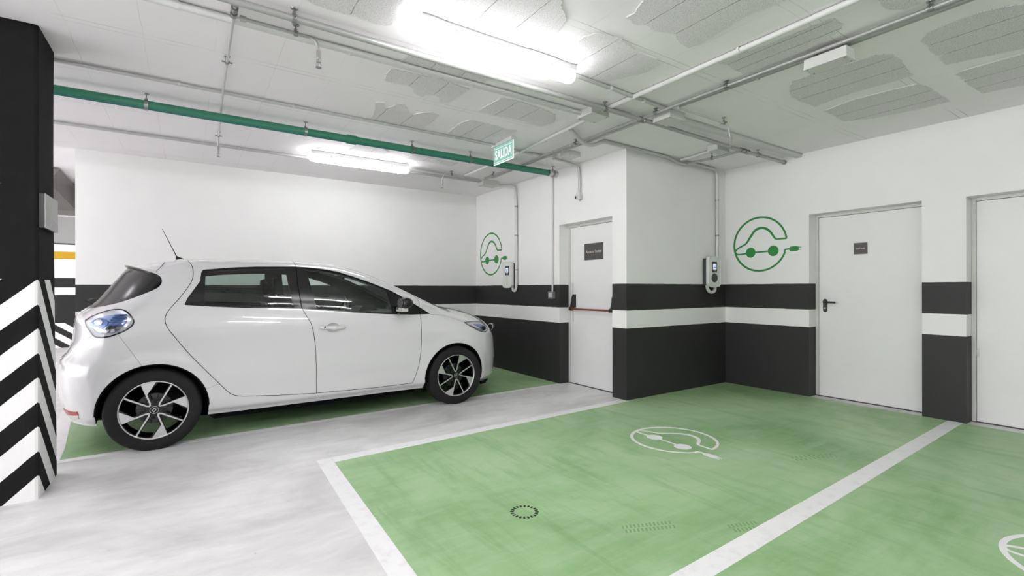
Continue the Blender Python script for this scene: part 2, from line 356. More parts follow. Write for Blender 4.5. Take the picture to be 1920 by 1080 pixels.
# lever handle of door 2
hp = MB(); hp.prism([(.021*math.cos(a), .0-.054+.021*math.sin(a)) for a in [PI+i*PI/8 for i in range(9)]]+[(.021*math.cos(a), .054+.021*math.sin(a)) for a in [i*PI/8 for i in range(9)]], lambda a, b, w: (REV-.008-w, 2.583+a-.02, 1.03+b), .009)
hpo = hp.build('handle_plate', 'black', l2)
MB().tube(bend([(REV-.015, 2.563, 1.07), (REV-.065, 2.563, 1.07), (REV-.065, 2.44, 1.066)], .02), .0105, 10).build('lever', 'black', l2)
MB().lathe([(0, -.012), (.009, -.012), (.009, 0)], 'x', 16, (REV-.017, 2.563, 1.0)).build('lock_cylinder', 'steel', l2)
MB().box(REV-.016, REV-.007, 1.286, 1.302, .60, .668).build('strike_plate', 'clamp', l3)
# panic bar of door 1
bar = MB().tube([(REV-.078, 4.70, .968), (REV-.078, 4.01, .968)], .0115, 12).build('push_bar', 'red', l1, smooth=True, auto=40)
for y, sgn in ((4.715, 1), (4.005, -1)):
    q = MB(); q.prism([(.0, 1.15), (-.022, 1.15), (-.042, 1.11), (-.046, 1.06), (-.066, .995), (-.088, .985), (-.092, .952), (-.062, .948), (-.04, .98), (0, .99)], lambda a, b, w: (REV-.006+a, y-.02+w, b), .04); q.build('bar_bracket', 'black', l1, bevel=.004)
    MB().tube([(REV-.078, y-.026, .968), (REV-.078, y+.026, .968)], .018, 14).build('bar_collar', 'red' if sgn > 0 else 'black', l1)
MB().box(REV-.012, REV-.006, 4.74, 4.765, .8, 1.3).build('lock_strip', 'frame', l1)

# signs
def text_mesh(txt, size, bold=.0, res=3):
    cu = bpy.data.curves.new('t', 'FONT'); cu.body = txt; cu.size = size; cu.extrude = .0004; cu.offset = bold; cu.align_x = 'CENTER'; cu.align_y = 'CENTER'; cu.resolution_u = res
    o = bpy.data.objects.new('t', cu); COL.objects.link(o); dg = bpy.context.evaluated_depsgraph_get(); me = bpy.data.meshes.new_from_object(o.evaluated_get(dg))
    bpy.data.objects.remove(o); return me
def lettering(txt, size, mat, parent, mtx, bold=.0, name='lettering'):
    me = text_mesh(txt, size, bold); me.materials.clear(); me.materials.append(MAT[mat]); me.transform(mtx)
    o = bpy.data.objects.new(name, me); COL.objects.link(o); o.parent = parent; return o
def axes(ux, uy, uz, o):
    m = Matrix.Identity(4)
    for i in range(3): m[i][0] = ux[i]; m[i][1] = uy[i]; m[i][2] = uz[i]; m[i][3] = o[i]
    return m
FACE_X = lambda x, y, z: axes((0, -1, 0), (0, 0, 1), (-1, 0, 0), (x, y, z))    # reads towards -x
def door_sign(xd, yc, zc, w, h, txt, size, label):
    s = thing('door_sign', label, 'sign', (xd, yc, zc))
    MB().box(-.006, 0, -w/2, w/2, -h/2, h/2).build('plate', 'sign', s, bevel=.001)
    lettering(txt, size, 'signtext', s, FACE_X(-.0065, 0, .0), .0003)
XL1, XL2 = X1+REV-.008, X2+REV-.008
door_sign(XL1, 4.365, 1.683, .325, .205, 'Acceso hotel', .052, 'dark grey sign on the emergency exit door')
door_sign(XL2, 2.217, 1.6505, .125, .122, 'Staff only', .023, 'small dark square sign on the door with the lever handle')

# plaque on the pillar
pq = thing('pillar_plaque', 'grey metal plaque with engraved pictograms on the striped pillar', 'sign', (-.728, 3.99, 1.69))
MB().box(0, .024, -.108, .213, -.103, .096).build('backing', 'black', pq); MB().box(.024, .028, -.11, .215, -.105, .098).build('plate', 'plaque', pq, bevel=.001)
def strokes(lines, wid):
    m = MB()
    for ln in lines: m.prism(ribbon(ln, wid), lambda a, b, w: (.0281+w, a, b), .0006)
    return m
circ = lambda cx, cy, rx, ry: [(cx+rx*math.cos(2*PI*k/16), cy+ry*math.sin(2*PI*k/16)) for k in range(17)]
pl = [circ(-.055, .02, .014, .024), circ(-.01, .015, .017, .026), [(-.07, .055), (-.035, .05)], [(-.03, .055), (.012, .048)], [(-.07, -.012), (-.07, -.06), (-.03, -.06)], [(-.035, -.02), (-.035, -.05)], [(.0, -.02), (.06, -.035)], [(.0, -.035), (.06, -.05)], [(-.02, -.058), (.055, -.07)], [(-.02, -.07), (.055, -.082)], [(.085, -.03), (.17, -.04)], [(.145, -.022), (.17, -.04), (.145, -.056)]]
strokes(pl, .004).build('pictogram', 'plaquetext', pq)

# lamps of the garage: two in view, the others unseen along the same rows, with some added to brighten the left
def tube_lamp(x0, x1, y, label, group, mat='tube_dimmed'):
    t = thing('tube_lamp', label, 'lamp', ((x0+x1)/2, y, HC), 0, group); h = (x1-x0)/2
    MB().box(-h*.97, h*.97, -.05, .05, -.042, -.0005).build('housing', 'housing', t, bevel=.006)
    prof = [(-h, .008), (-h+.006, .022), (-h+.018, .036), (-h+.036, .044), (-h+.06, .047)]
    pts = [(a, 0, -.072) for a, r in prof]+[(-a, 0, -.072) for a, r in reversed(prof)]; rs = [r for a, r in prof]+[r for a, r in reversed(prof)]
    MB().tube(pts, rs, 14).build('diffuser', mat, t, smooth=True, auto=50)
    for sx in (-.6, .6):
        MB().box(sx*h-.012, sx*h+.012, -.0485, .0485, -.06, -.02).build('clip', 'housing', t)
    return t
tube_lamp(1.062, 2.233, 2.553, 'long lit tube lamp nearest, in the middle of the ceiling', 'lit tube lamps')
tube_lamp(1.099, 2.271, 5.687, 'lit tube lamp above the car near the back wall', 'lit tube lamps')
for x, y in ((1.65, -.6), (1.65, -3.7), (-1.3, 1.1), (-3.6, 1.1), (-2.6, -.6), (-2.6, -3.7), (-2.6, 5.7), (-2.6, 10.2)):
    tube_lamp(x-.585, x+.585, y, 'lit tube lamp along the ceiling outside the view', 'lamps out of view', 'tube')
# ---------------------------------------------------------------- car body surface: half width as a smooth function of (x, z)
import numpy as np
def pchip(xs, ys):
    xs = np.array(xs, float); ys = np.array(ys, float)
    h = np.diff(xs); d = np.diff(ys)/h; m = np.zeros(len(xs))
    for i in range(1, len(xs)-1):
        if d[i-1]*d[i] > 0:
            w1 = 2*h[i]+h[i-1]; w2 = h[i]+2*h[i-1]
            m[i] = (w1+w2)/(w1/d[i-1]+w2/d[i])
    m[0] = d[0]; m[-1] = d[-1]
    def f(x):
        x = np.asarray(x, float)
        i = np.clip(np.searchsorted(xs, x)-1, 0, len(xs)-2)
        t = (x-xs[i])/h[i]
        lo = t < 0; hi = t > 1
        tt = np.clip(t, 0, 1)
        r = ((1+2*tt)*(1-tt)**2*ys[i] + tt*(1-tt)**2*h[i]*m[i] + tt*tt*(3-2*tt)*ys[i+1] + tt*tt*(tt-1)*h[i]*m[i+1])
        r = np.where(lo, ys[0]+(x-xs[0])*m[0], r)
        return np.where(hi, ys[-1]+(x-xs[-1])*m[-1], r)
    return f
ZTOP = pchip([-.80,-.25,.02,.19,.42,.64,.88,1.10,1.38,1.62,2.00,2.28,2.55,2.66,2.80,3.00,3.22,3.34,3.41,3.45],
             [1.40,1.435,1.478,1.500,1.513,1.520,1.521,1.516,1.498,1.447,1.303,1.178,1.064,1.030,1.004,.958,.875,.800,.720,.65])
CTOP = pchip([-.8,0,1.3,1.9,2.4,2.7,3.1,3.45],[.10,.11,.11,.13,.19,.23,.24,.24])
XR = pchip([.10,.20,.29,.39,.50,.58,.66,.74,.82,.90,.985,1.03,1.08,1.13,1.27,1.40,1.6],
           [-.52,-.575,-.608,-.634,-.650,-.652,-.637,-.590,-.560,-.550,-.545,-.530,-.470,-.415,-.315,-.225,-.09])
RR = pchip([.1,.7,1.0,1.2,1.6],[.40,.40,.42,.46,.46])
XF = pchip([.10,.17,.25,.35,.50,.65,.75,1.0],[3.33,3.39,3.415,3.42,3.418,3.408,3.39,3.36])
WB = pchip([.10,.17,.22,.30,.40,.55,.70,.80,.88,.94,.99,1.03,1.06,1.12,1.20,1.35,1.45,1.6],
           [.77,.80,.818,.838,.850,.860,.864,.862,.855,.846,.834,.820,.807,.788,.757,.682,.617,.54])
BELT = pchip([-.7,.2,1.04,1.6,2.1,2.5,3.45],[1.11,1.10,1.053,1.005,.968,.95,.90])
ZBOT = pchip([-.7,-.35,.3,.6,2.1,2.4,2.9,3.45],[.215,.21,.205,.20,.20,.20,.165,.16])
def ss(a, b, x):
    t = np.clip((x-a)/(b-a), 0, 1); return t*t*(3-2*t)
def sup(s, n):
    s = np.clip(s, 0, 1); return (1-(1-s)**n)**(1.0/n)
def wsec(x, z):
    zz = z+(1.03-BELT(x))*ss(.62, .97, z)
    w = WB(zz)
    w = w*(1-.11*ss(.25, -.55, x)*ss(.95, 1.4, z))
    w = w*(1-.03*ss(2.7, 3.3, x))
    # soft crease rising towards the tail and a hollow above the sill
    zc = .905+.03*ss(2.0, .3, x)
    w = w-.007*ss(.0, .09, zc-z)*ss(.34, .18, zc-z)*ss(2.6, 2.1, x)*ss(.05, .4, x)
    zl = .40
    w = w-.012*np.exp(-((z-zl)/.07)**2)*ss(.42, .8, x)*ss(2.2, 1.9, x)
    for cx in (0.0, 2.588):
        r = np.hypot(x-cx, z-.30); w = w+.010*ss(.47, .36, r)
    return w
def halfw(x, z):
    x = np.asarray(x, float); z = np.asarray(z, float)
    t = sup((ZTOP(x)-z)/CTOP(x), 2.3)*sup((x-XR(z))/RR(z), 2.3)*sup((XF(z)-x)/.70, 2.0)
    b = 1-.06*ss(.07, 0, z-ZBOT(x))
    return wsec(x, z)*t*b
def inside(x, z):
    return (z < ZTOP(x)) & (x > XR(z)) & (x < XF(z)) & (z > ZBOT(x))
# ================================================================ the car: white five-door hatchback
def car_paint():
    t = NT('white car paint'); g = t.noise(t.n('ShaderNodeTexCoord').outputs['Object'], 400, 1)
    t.set(color=t.mix(t.math('MULTIPLY', g, .06), srgb(216, 216, 217), srgb(207, 207, 209)), rough=.22, coat=1.0, coat_rough=.02, spec=.4); return t.m
def thin_glass(name, tint, gloss=.9):
    """thin sheet: clear tint plus a mirror reflection that grows at grazing angles, the same from both sides"""
    t = NT(name); tr = t.n('ShaderNodeBsdfTransparent'); tr.inputs[0].default_value = tint; gl = t.n('ShaderNodeBsdfGlossy'); gl.inputs['Roughness'].default_value = .02; gl.inputs[0].default_value = (gloss, gloss, gloss, 1)
    ge = t.n('ShaderNodeNewGeometry'); dt = t.n('ShaderNodeVectorMath', operation='DOT_PRODUCT'); t.l(ge.outputs['Normal'], dt.inputs[0]); t.l(ge.outputs['Incoming'], dt.inputs[1])
    k = t.math('POWER', t.math('SUBTRACT', 1.0, t.math('ABSOLUTE', dt.outputs['Value'])), 5.0); fr = t.math('ADD', t.math('MULTIPLY', k, .94), .06)
    mx = t.n('ShaderNodeMixShader'); t.l(fr, mx.inputs[0]); t.l(tr.outputs[0], mx.inputs[1]); t.l(gl.outputs[0], mx.inputs[2]); t.l(mx.outputs[0], t.out.inputs[0]); t.t.nodes.remove(t.b); return t.m
MAT['carpaint'] = car_paint(); MAT['glass'] = thin_glass('clear car glass', (.86, .92, .89, 1)); MAT['privacy'] = thin_glass('privacy glass', (.62, .70, .66, 1)); MAT['lens'] = thin_glass('lamp lens', (.93, .94, .96, 1))
MAT['trim'] = plain('gloss black trim', srgb(24, 24, 25), .18); MAT['shut'] = plain('panel gap', srgb(22, 22, 23), .8, spec=.1); MAT['lining'] = plain('cabin lining', srgb(84, 86, 86), .8, spec=.2)
MAT['seat'] = plain('seat fabric', srgb(34, 34, 36), .9, spec=.2); MAT['tyre'] = plain('tyre rubber', srgb(31, 31, 31), .75, spec=.3); MAT['alloy'] = plain('machined alloy', srgb(212, 212, 212), .28, .85)
MAT['gloss_black'] = plain('black wheel paint', srgb(18, 18, 19), .22); MAT['brake'] = plain('brake disc', srgb(84, 84, 86), .45, .7); MAT['chrome'] = plain('chrome', srgb(225, 226, 230), .12, .9); MAT['lampshell'] = plain('bright lamp shell', srgb(226, 228, 232), .3, .25); MAT['lampblue'] = plain('blue lamp element', srgb(84, 116, 178), .2, .35); MAT['lamppale'] = plain('pale blue lamp plate', srgb(150, 172, 214), .2, .3); MAT['lampdark'] = plain('dark lamp element', srgb(60, 62, 68), .2, .6)  # lampdark is a plain dark grey, shared with the brake disc vanes
MAT['redlens'] = plain('red reflector', srgb(165, 60, 50), .2); MAT['whitelens'] = plain('pale reflector', srgb(205, 205, 200), .2); MAT['underbody'] = plain('underbody', srgb(20, 20, 20), .9, spec=.1)
CAR = thing('electric_car', 'white five-door electric hatchback parked in the bay by the back wall', 'car', (-.232, 5.415, 0), math.radians(.7))

ZO = lambda x: ZTOP(x)-.034
WS = lambda x: ZTOP(x)-.33*CTOP(x)
R_dlo = [(.196, 1.103), (.214, 1.149), (.302, 1.291), (.31, 1.358), (.322, 1.381), (.511, 1.404), (.716, 1.418), (1.025, 1.427), (1.14, 1.423), (1.259, 1.412), (1.4, 1.389), (1.547, 1.344), (1.744, 1.272), (1.899, 1.208), (2.054, 1.12), (2.291, .968), (2.095, .968), (1.816, .982), (1.505, 1.007), (1.216, 1.034), (1.035, 1.053), (.778, 1.064), (.577, 1.073), (.387, 1.086)]
R_rgl = [(.313, 1.098), (.324, 1.278), (.327, 1.366), (.511, 1.392), (.715, 1.406), (.95, 1.417), (.967, 1.244), (.988, 1.067), (.779, 1.076), (.577, 1.084)]
R_fgl = [(1.124, 1.411), (1.257, 1.400), (1.397, 1.377), (1.545, 1.332), (1.741, 1.259), (1.860, 1.208), (1.903, .99), (1.713, 1.001), (1.507, 1.018), (1.312, 1.037), (1.186, 1.049), (1.152, 1.234)]
L_c = smooth_line([(.217, float(ZO(.217))), (.245, 1.411), (.251, 1.344), (.236, 1.278), (.171, 1.17), (.096, 1.068), (.072, 1.019), (.069, .978), (.082, .933), (.12, .869), (.24, .693), (.421, .465), (.489, .382), (.535, .349), (.594, .334)], 4)
L_bot = [(.594, .334), (.858, .307), (1.175, .287), (1.705, .273), (2.094, .276)]
L_split = [(1.043, float(ZO(1.043))), (1.037, 1.283), (1.057, 1.053), (1.085, .995), (1.127, .918), (1.149, .826), (1.162, .706), (1.172, .463), (1.175, .287)]
L_f = [(2.094, .276), (2.124, .345), (2.155, .447), (2.175, .582), (2.182, .69), (2.185, .798), (2.185, .95), (2.186, 1.041), (2.205, float(WS(2.205))-.012)]
xs_ = [2.205-.08*i for i in range(9)]; L_top_f = [(x, float(min(WS(x)-.012, ZO(x)))) for x in xs_]+[(x, float(ZO(x))) for x in (1.45, 1.3, 1.15)]
L_top_r = [(x, float(ZO(x))) for x in (.9, .75, .6, .45, .32)]
R_rdoor = L_c+L_bot[1:3]+L_split[::-1][1:]+L_top_r
R_fdoor = L_split+L_bot[3:]+L_f[1:]+L_top_f[1:]
R_lamp = smooth_line([(-.419, .991), (-.371, 1.027), (-.291, 1.062), (-.22, 1.074), (-.173, 1.062), (-.14, 1.026), (-.123, .99), (-.129, .958), (-.164, .924), (-.22, .895), (-.273, .877), (-.331, .873), (-.361, .888), (-.39, .926), (-.413, .96), (-.419, .991)], 3)[:-1]
R_hlamp = smooth_line([(2.696, .860), (2.798, .866), (2.895, .859), (3.005, .846), (3.052, .821), (3.082, .782), (3.053, .754), (2.97, .741), (2.875, .765), (2.798, .799), (2.74, .830), (2.696, .860)], 3)[:-1]
L_rg = smooth_line([(-.40, 1.079), (-.321, 1.096), (-.216, 1.124), (-.101, 1.172), (-.001, 1.222), (.033, 1.251), (.046, 1.285), (.038, 1.32), (.017, 1.339), (-.008, 1.348), (-.04, 1.361), (-.077, 1.375), (-.116, 1.388), (-.15, 1.399), (-.19, 1.412)], 3)
R_rg = [(-.60, 1.052)]+L_rg+[(-.30, 1.43), (-.6, 1.43)]
R_wind = [(x, float(WS(x))) for x in [1.50+.08*i for i in range(15)]]+[(2.66, 1.02), (2.75, 1.3), (1.5, 1.7)]
R_hood = [(2.40, 1.25), (2.40, .99), (2.46, .945), (2.562, .914), (2.70, .870), (2.80, .870), (3.005, .850), (3.06, .825), (3.3, .79), (3.6, .78), (3.6, 1.25)]
R_fbump = [(2.84, .58), (2.92, .70), (2.97, .736), (3.06, .752), (3.09, .782), (3.3, .785), (3.6, .775), (3.6, 0), (2.84, 0)]
L_bump = [(-.072, .648), (-.157, .797), (-.213, .893)]; L_bump2 = [(-.366, .886), (-.406, .855), (-.446, .813), (-.52, .785), (-.8, .75)]
R_rbump = [(-.072, .648), (-.157, .797), (-.213, .890), (-.331, .868), (-.361, .885)]+L_bump2[1:]+[(-.8, 0), (-.05, 0)]
R_gate = [(-.8, .75), (-.52, .785), (-.446, .813), (-.42, .9), (-.432, .99), (-.41, 1.04), (-.40, 1.079), (-.60, 1.052), (-.8, 1.06)]
def arch(cx, r): return [(cx-r*.985, .05), (cx-r*.99, .24)]+[(cx+r*math.cos(a), .302+r*math.sin(a)) for a in [PI-i*PI/26 for i in range(27)]]+[(cx+r*.99, .24), (cx+r*.985, .05)]
R_cup = [(1.318+.058*math.cos(2*PI*k/28), .872+.044*math.sin(2*PI*k/28)) for k in range(28)]
ARCHES = [arch(.002, .352), arch(2.575, .348)]

# outline of the side view
def outline():
    zr = np.linspace(.216, 1.45, 90); zr = [z for z in zr if z < ZTOP(XR(z))]
    zf = [z for z in np.linspace(.166, .95, 60) if z < ZTOP(XF(z))]
    rear = [(float(XR(z)), float(z)) for z in zr]; front = [(float(XF(z)), float(z)) for z in zf]
    xa, xb = rear[-1][0], front[-1][0]
    top = [(float(x), float(ZTOP(x))) for x in np.linspace(xa, xb, 190)[1:-1]]
    bot = [(float(x), float(ZBOT(x))) for x in np.linspace(rear[0][0], front[0][0], 130)[1:-1]]
    return rear+top+front[::-1]+bot[::-1]
OUT = outline()
def pip(poly, P):
    x, z = P[:, 0], P[:, 1]; r = np.zeros(len(P), bool); a = np.array(poly); b = np.roll(a, -1, 0)
    for (x0, z0), (x1, z1) in zip(a, b):
        if z0 == z1: continue
        c = ((z0 > z) != (z1 > z)) & (x < (x1-x0)*(z-z0)/(z1-z0)+x0); r ^= c
    return r
def dens(poly, step=.03, closed=True):
    out = []; n = len(poly)
    for i in range(n if closed else n-1):
        a, b = poly[i], poly[(i+1) % n]; k = max(1, int(math.hypot(b[0]-a[0], b[1]-a[1])/step))
        out += [(a[0]+(b[0]-a[0])*j/k, a[1]+(b[1]-a[1])*j/k) for j in range(k)]
    if not closed: out.append(poly[-1])
    return out
def triangulate():
    V = []; E = []
    def chain(pl, closed):
        pl = dens(pl, .03, closed); n0 = len(V); V.extend(pl); m = len(pl); E.extend([(n0+i, n0+(i+1) % m) for i in range(m if closed else m-1)])
    n0 = len(V); V.extend(OUT); E.extend([(n0+i, n0+(i+1) % len(OUT)) for i in range(len(OUT))])
    for r in (R_dlo, R_rgl, R_fgl, R_rdoor, R_fdoor, R_lamp, R_hlamp, R_cup): chain(r, True)
    for r in ARCHES: chain(r, False)
    for r in (R_rg, R_wind, R_hood, R_fbump, R_rbump, R_gate): chain(r, True)
    seen = set((round(a/.009), round(b/.009)) for a, b in V)
    def put(x, z):
        k = (round(x/.009), round(z/.009))
        if k in seen or not bool(inside(x, z)): return
        seen.add(k); V.append((float(x), float(z)))
    for r in (.1, .2, .32, .45, .57, .68, .78, .86, .92, .965):
        s = 1-(1-r**2.3)**(1/2.3); s2 = 1-math.sqrt(1-r*r)
        for x in np.linspace(-.3, 3.41, 160): put(x, ZTOP(x)-CTOP(x)*s)
        for z in np.linspace(.2, 1.43, 60): put(XR(z)+RR(z)*s, z)
        for z in np.linspace(.17, .85, 30): put(XF(z)-.7*s2, z)
    for x in np.arange(-.64, 3.42, .032):
        for z in np.arange(.21, 1.52, .03): put(x+.0001, z)
    vo, eo, fo, *_ = delaunay_2d_cdt([Vector(v) for v in V], E, [], 0, 1e-5)
    return np.array([(v[0], v[1]) for v in vo]), np.array([f for f in fo])
V2, T3 = triangulate()
CEN = V2[T3].mean(1)
ok = pip(OUT, CEN)
for A in ARCHES: ok &= ~pip(A, CEN)
ok &= ~pip(R_cup, CEN)
T3 = T3[ok]; CEN = CEN[ok]
REG = np.zeros(len(T3), int)          # 0 body shell
NAMES = ['body_shell', 'rear_side_window', 'front_side_window', 'window_trim', 'tail_lamp', 'headlamp', 'rear_window', 'windscreen', 'rear_door', 'front_door', 'bonnet', 'front_bumper', 'rear_bumper', 'tailgate']
for k, poly in reversed(list(enumerate([R_rgl, R_fgl, R_dlo, R_lamp, R_hlamp, R_rg, R_wind, R_rdoor, R_fdoor, R_hood, R_fbump, R_rbump, R_gate], 1))):
    REG[pip(poly, CEN)] = k
YW = halfw(V2[:, 0], V2[:, 1])
onb = ~inside(V2[:, 0]+0, V2[:, 1]+0)
_top = np.abs(ZTOP(V2[:, 0])-V2[:, 1]) < 1e-4; _rr = np.abs(V2[:, 0]-XR(V2[:, 1])) < 1e-4; _ff = np.abs(V2[:, 0]-XF(V2[:, 1])) < 1e-4
YW[_top | _rr | _ff] = 0
def normals(x, z):
    e = 2e-4
    gx = (halfw(x+e, z)-halfw(x-e, z))/(2*e); gz = (halfw(x, z+e)-halfw(x, z-e))/(2*e)
    n = np.stack([-gx, np.ones_like(x), -gz], 1); return n/np.linalg.norm(n, axis=1)[:, None]
N3 = normals(V2[:, 0], V2[:, 1])
def sheet(name, mask, mat, parent, sides=(-1, 1), off=0.0, flip=False):
    tri = T3[mask]; used, inv = np.unique(tri, return_inverse=True); inv = inv.reshape(tri.shape)
    vs = []; fs = []; ns = []
    for s in sides:
        p = np.stack([V2[used, 0]+N3[used, 0]*off, (np.maximum(YW[used]+N3[used, 1]*off, 0))*s, V2[used, 1]+N3[used, 2]*off], 1)
        nn = N3[used]*np.array([1, s, 1]); b = len(vs); vs += p.tolist(); ns += (nn*(-1 if flip else 1)).tolist()
        f = inv+b
        f = f[:, ::-1] if (s > 0) != flip else f
        fs += f.tolist()
    me = bpy.data.meshes.new(name); me.from_pydata(vs, [], fs); me.materials.append(MAT[mat])
    # orientation: make face normals agree with the surface normals
    me.update(); fn = np.array([p.normal[:] for p in me.polygons]); vn = np.array(ns)[np.array(fs)[:, 0]]
    bad = (fn*vn).sum(1) < 0
    if bad.mean() > .5:
        me.flip_normals()
    for p in me.polygons: p.use_smooth = True
    me.normals_split_custom_set_from_vertices([tuple(n) for n in ns])
    o = bpy.data.objects.new(name, me); COL.objects.link(o); o.parent = parent; return o
is_ = lambda *n: np.isin(REG, [NAMES.index(k) for k in n])
shell = sheet('body_shell', is_('body_shell'), 'carpaint', CAR)
PART = {}
for n in ('bonnet', 'front_bumper', 'rear_bumper', 'tailgate'): PART[n] = sheet(n, is_(n), 'carpaint', CAR)
PART['windscreen'] = sheet('windscreen', is_('windscreen'), 'glass', CAR); PART['rear_window'] = sheet('rear_window', is_('rear_window'), 'trim', CAR)
for s in (-1, 1):
    fd = sheet('front_door', is_('front_door'), 'carpaint', CAR, (s,)); rd = sheet('rear_door', is_('rear_door'), 'carpaint', CAR, (s,)); PART[('fd', s)] = fd; PART[('rd', s)] = rd
    fx = CEN[:, 0] > np.interp(CEN[:, 1], [z for x, z in L_split[::-1]], [x for x, z in L_split[::-1]])
    sheet('window_trim', is_('window_trim') & fx, 'trim', fd, (s,), -.004); sheet('window_trim', is_('window_trim') & ~fx, 'trim', rd, (s,), -.004)
    sheet('side_window', is_('front_side_window'), 'glass', fd, (s,), -.005); sheet('side_window', is_('rear_side_window'), 'privacy', rd, (s,), -.005)
    for nm, key in (('tail_lamp', 'tail_lamp'), ('headlamp', 'headlamp')):
        PART[(nm, s)] = sheet(nm, is_(key), 'lens', CAR, (s,), .001)
lin = is_('body_shell', 'window_trim', 'rear_door', 'front_door', 'tailgate') & (CEN[:, 1] > .30) & (CEN[:, 0] < 2.42)
sheet('cabin_lining', lin & ~(pip([(-.36, 0), (-.36, .68), (.36, .68), (.36, 0)], CEN)) & ~(pip([(2.2, 0), (2.2, .9), (3.5, .9), (3.5, 0)], CEN)), 'lining', CAR, (-1, 1), -.03, True)

# lines where panels meet
def on(x, z, off=0.0, s=-1):
    x = np.atleast_1d(np.asarray(x, float)); z = np.atleast_1d(np.asarray(z, float)); n = normals(x, z); w = halfw(x, z)
    return np.stack([x+n[:, 0]*off, (w+n[:, 1]*off)*s, z+n[:, 2]*off], 1), n*np.array([1, s, 1])
def seam(lines, wid, s, off=.0009, closed=False):
    m = MB()
    for ln in lines:
        ln = dens(ln, .015, closed); 
        if closed: ln = ln+[ln[0]]
        ln = [p for p in ln if bool(inside(p[0], p[1])) and halfw(p[0], p[1]) > .02]
        if len(ln) < 2: continue
        P, N = on([p[0] for p in ln], [p[1] for p in ln], off, s); v = []
        for i in range(len(P)):
            t = P[min(i+1, len(P)-1)]-P[max(i-1, 0)]; t /= np.linalg.norm(t)+1e-9; q = np.cross(t, N[i]); q /= np.linalg.norm(q)+1e-9
            v += [P[i]+q*wid/2, P[i]-q*wid/2]
        m.add(v, [(2*i, 2*i+1, 2*i+3, 2*i+2) for i in range(len(P)-1)])
    return m
for s in (-1, 1):
    seam([L_c, L_bot[:3]], .0045, s).build('panel_gap', 'shut', PART[('rd', s)]); seam([L_split, L_f, L_bot[2:]], .0045, s).build('panel_gap', 'shut', PART[('fd', s)])
    [seam([q], .0018, s).build('panel_gap', 'shut', PART['rear_bumper']) for q in (L_bump, [(-.361, .888)]+L_bump2[1:3])]
    seam([[(2.291, .962), (2.46, .945), (2.562, .914), (2.70, .868)]], .0022, s).build('panel_gap', 'shut', PART['bonnet'])
    seam([smooth_line([(.06, float(ZO(.06))), (.04, 1.409), (.016, 1.377), (-.012, 1.346)], 4)], .006, s).build('panel_gap', 'shut', PART['tailgate'])
    seam([[(.330, .428), (.425, .46)]], .0015, s).build('panel_gap', 'shut', shell)
    seam([[(x, float(WS(x))) for x in np.arange(1.52, 2.64, .06)]], .014, s).build('seal', 'trim', PART['windscreen'])
    seam([R_lamp], .011, s, .002, True).build('lamp_border', 'trim', PART[('tail_lamp', s)]); seam([R_hlamp], .008, s, .002, True).build('lamp_border', 'trim', PART[('headlamp', s)])
    seam([R_dlo], .008, s, .001, True).build('window_seal', 'trim', PART[('fd', s)])

# lamp insides
def inset(poly, k, c=None):
    c = c or (sum(p[0] for p in poly)/len(poly), sum(p[1] for p in poly)/len(poly)); return [(c[0]+(p[0]-c[0])*k, c[1]+(p[1]-c[1])*k) for p in poly]
def bowl(poly, parent, name, mat, s, depth, k):
    """wall from the lamp edge inwards and a back plate following the body"""
    A = dens(poly, .03); Bp = inset(A, k); P, _ = on([p[0] for p in A], [p[1] for p in A], -.001, s); Q, _ = on([p[0] for p in Bp], [p[1] for p in Bp], -depth, s)
    n = len(A); c2 = inset(A, .01); C2, _ = on([c2[0][0]], [c2[0][1]], -depth*1.15, s)
    MB().add(list(P)+list(Q)+[C2[0]], [(i, (i+1) % n, n+(i+1) % n, n+i) for i in range(n)]+[(n+i, n+(i+1) % n, 2*n) for i in range(n)]).build(name, mat, parent, smooth=True)
def lens_bit(poly, parent, name, mat, s, off=-.012, th=.006):
    A = dens(poly, .02); n = len(A); R = [inset(A, k) for k in (1, .66, .33)]; c = inset(A, 0)[0]; v = []
    for r in R: v += list(on([p[0] for p in r], [p[1] for p in r], off, s)[0])
    v += list(on([c[0]], [c[1]], off, s)[0]); P, N = on([p[0] for p in A], [p[1] for p in A], off-th, s); v += list(P)
    f = [(k*n+i, k*n+(i+1) % n, (k+1)*n+(i+1) % n, (k+1)*n+i) for k in (0, 1) for i in range(n)]+[(2*n+i, 2*n+(i+1) % n, 3*n) for i in range(n)]+[(i, 3*n+1+i, 3*n+1+(i+1) % n, (i+1) % n) for i in range(n)]
    return MB().add(v, f).build(name, mat, parent, smooth=True, auto=40)
el = lambda cx, cz, rx, rz, n=18, t=0: [(cx+rx*math.cos(2*PI*k/n)*math.cos(t)-rz*math.sin(2*PI*k/n)*math.sin(t), cz+rx*math.cos(2*PI*k/n)*math.sin(t)+rz*math.sin(2*PI*k/n)*math.cos(t)) for k in range(n)]
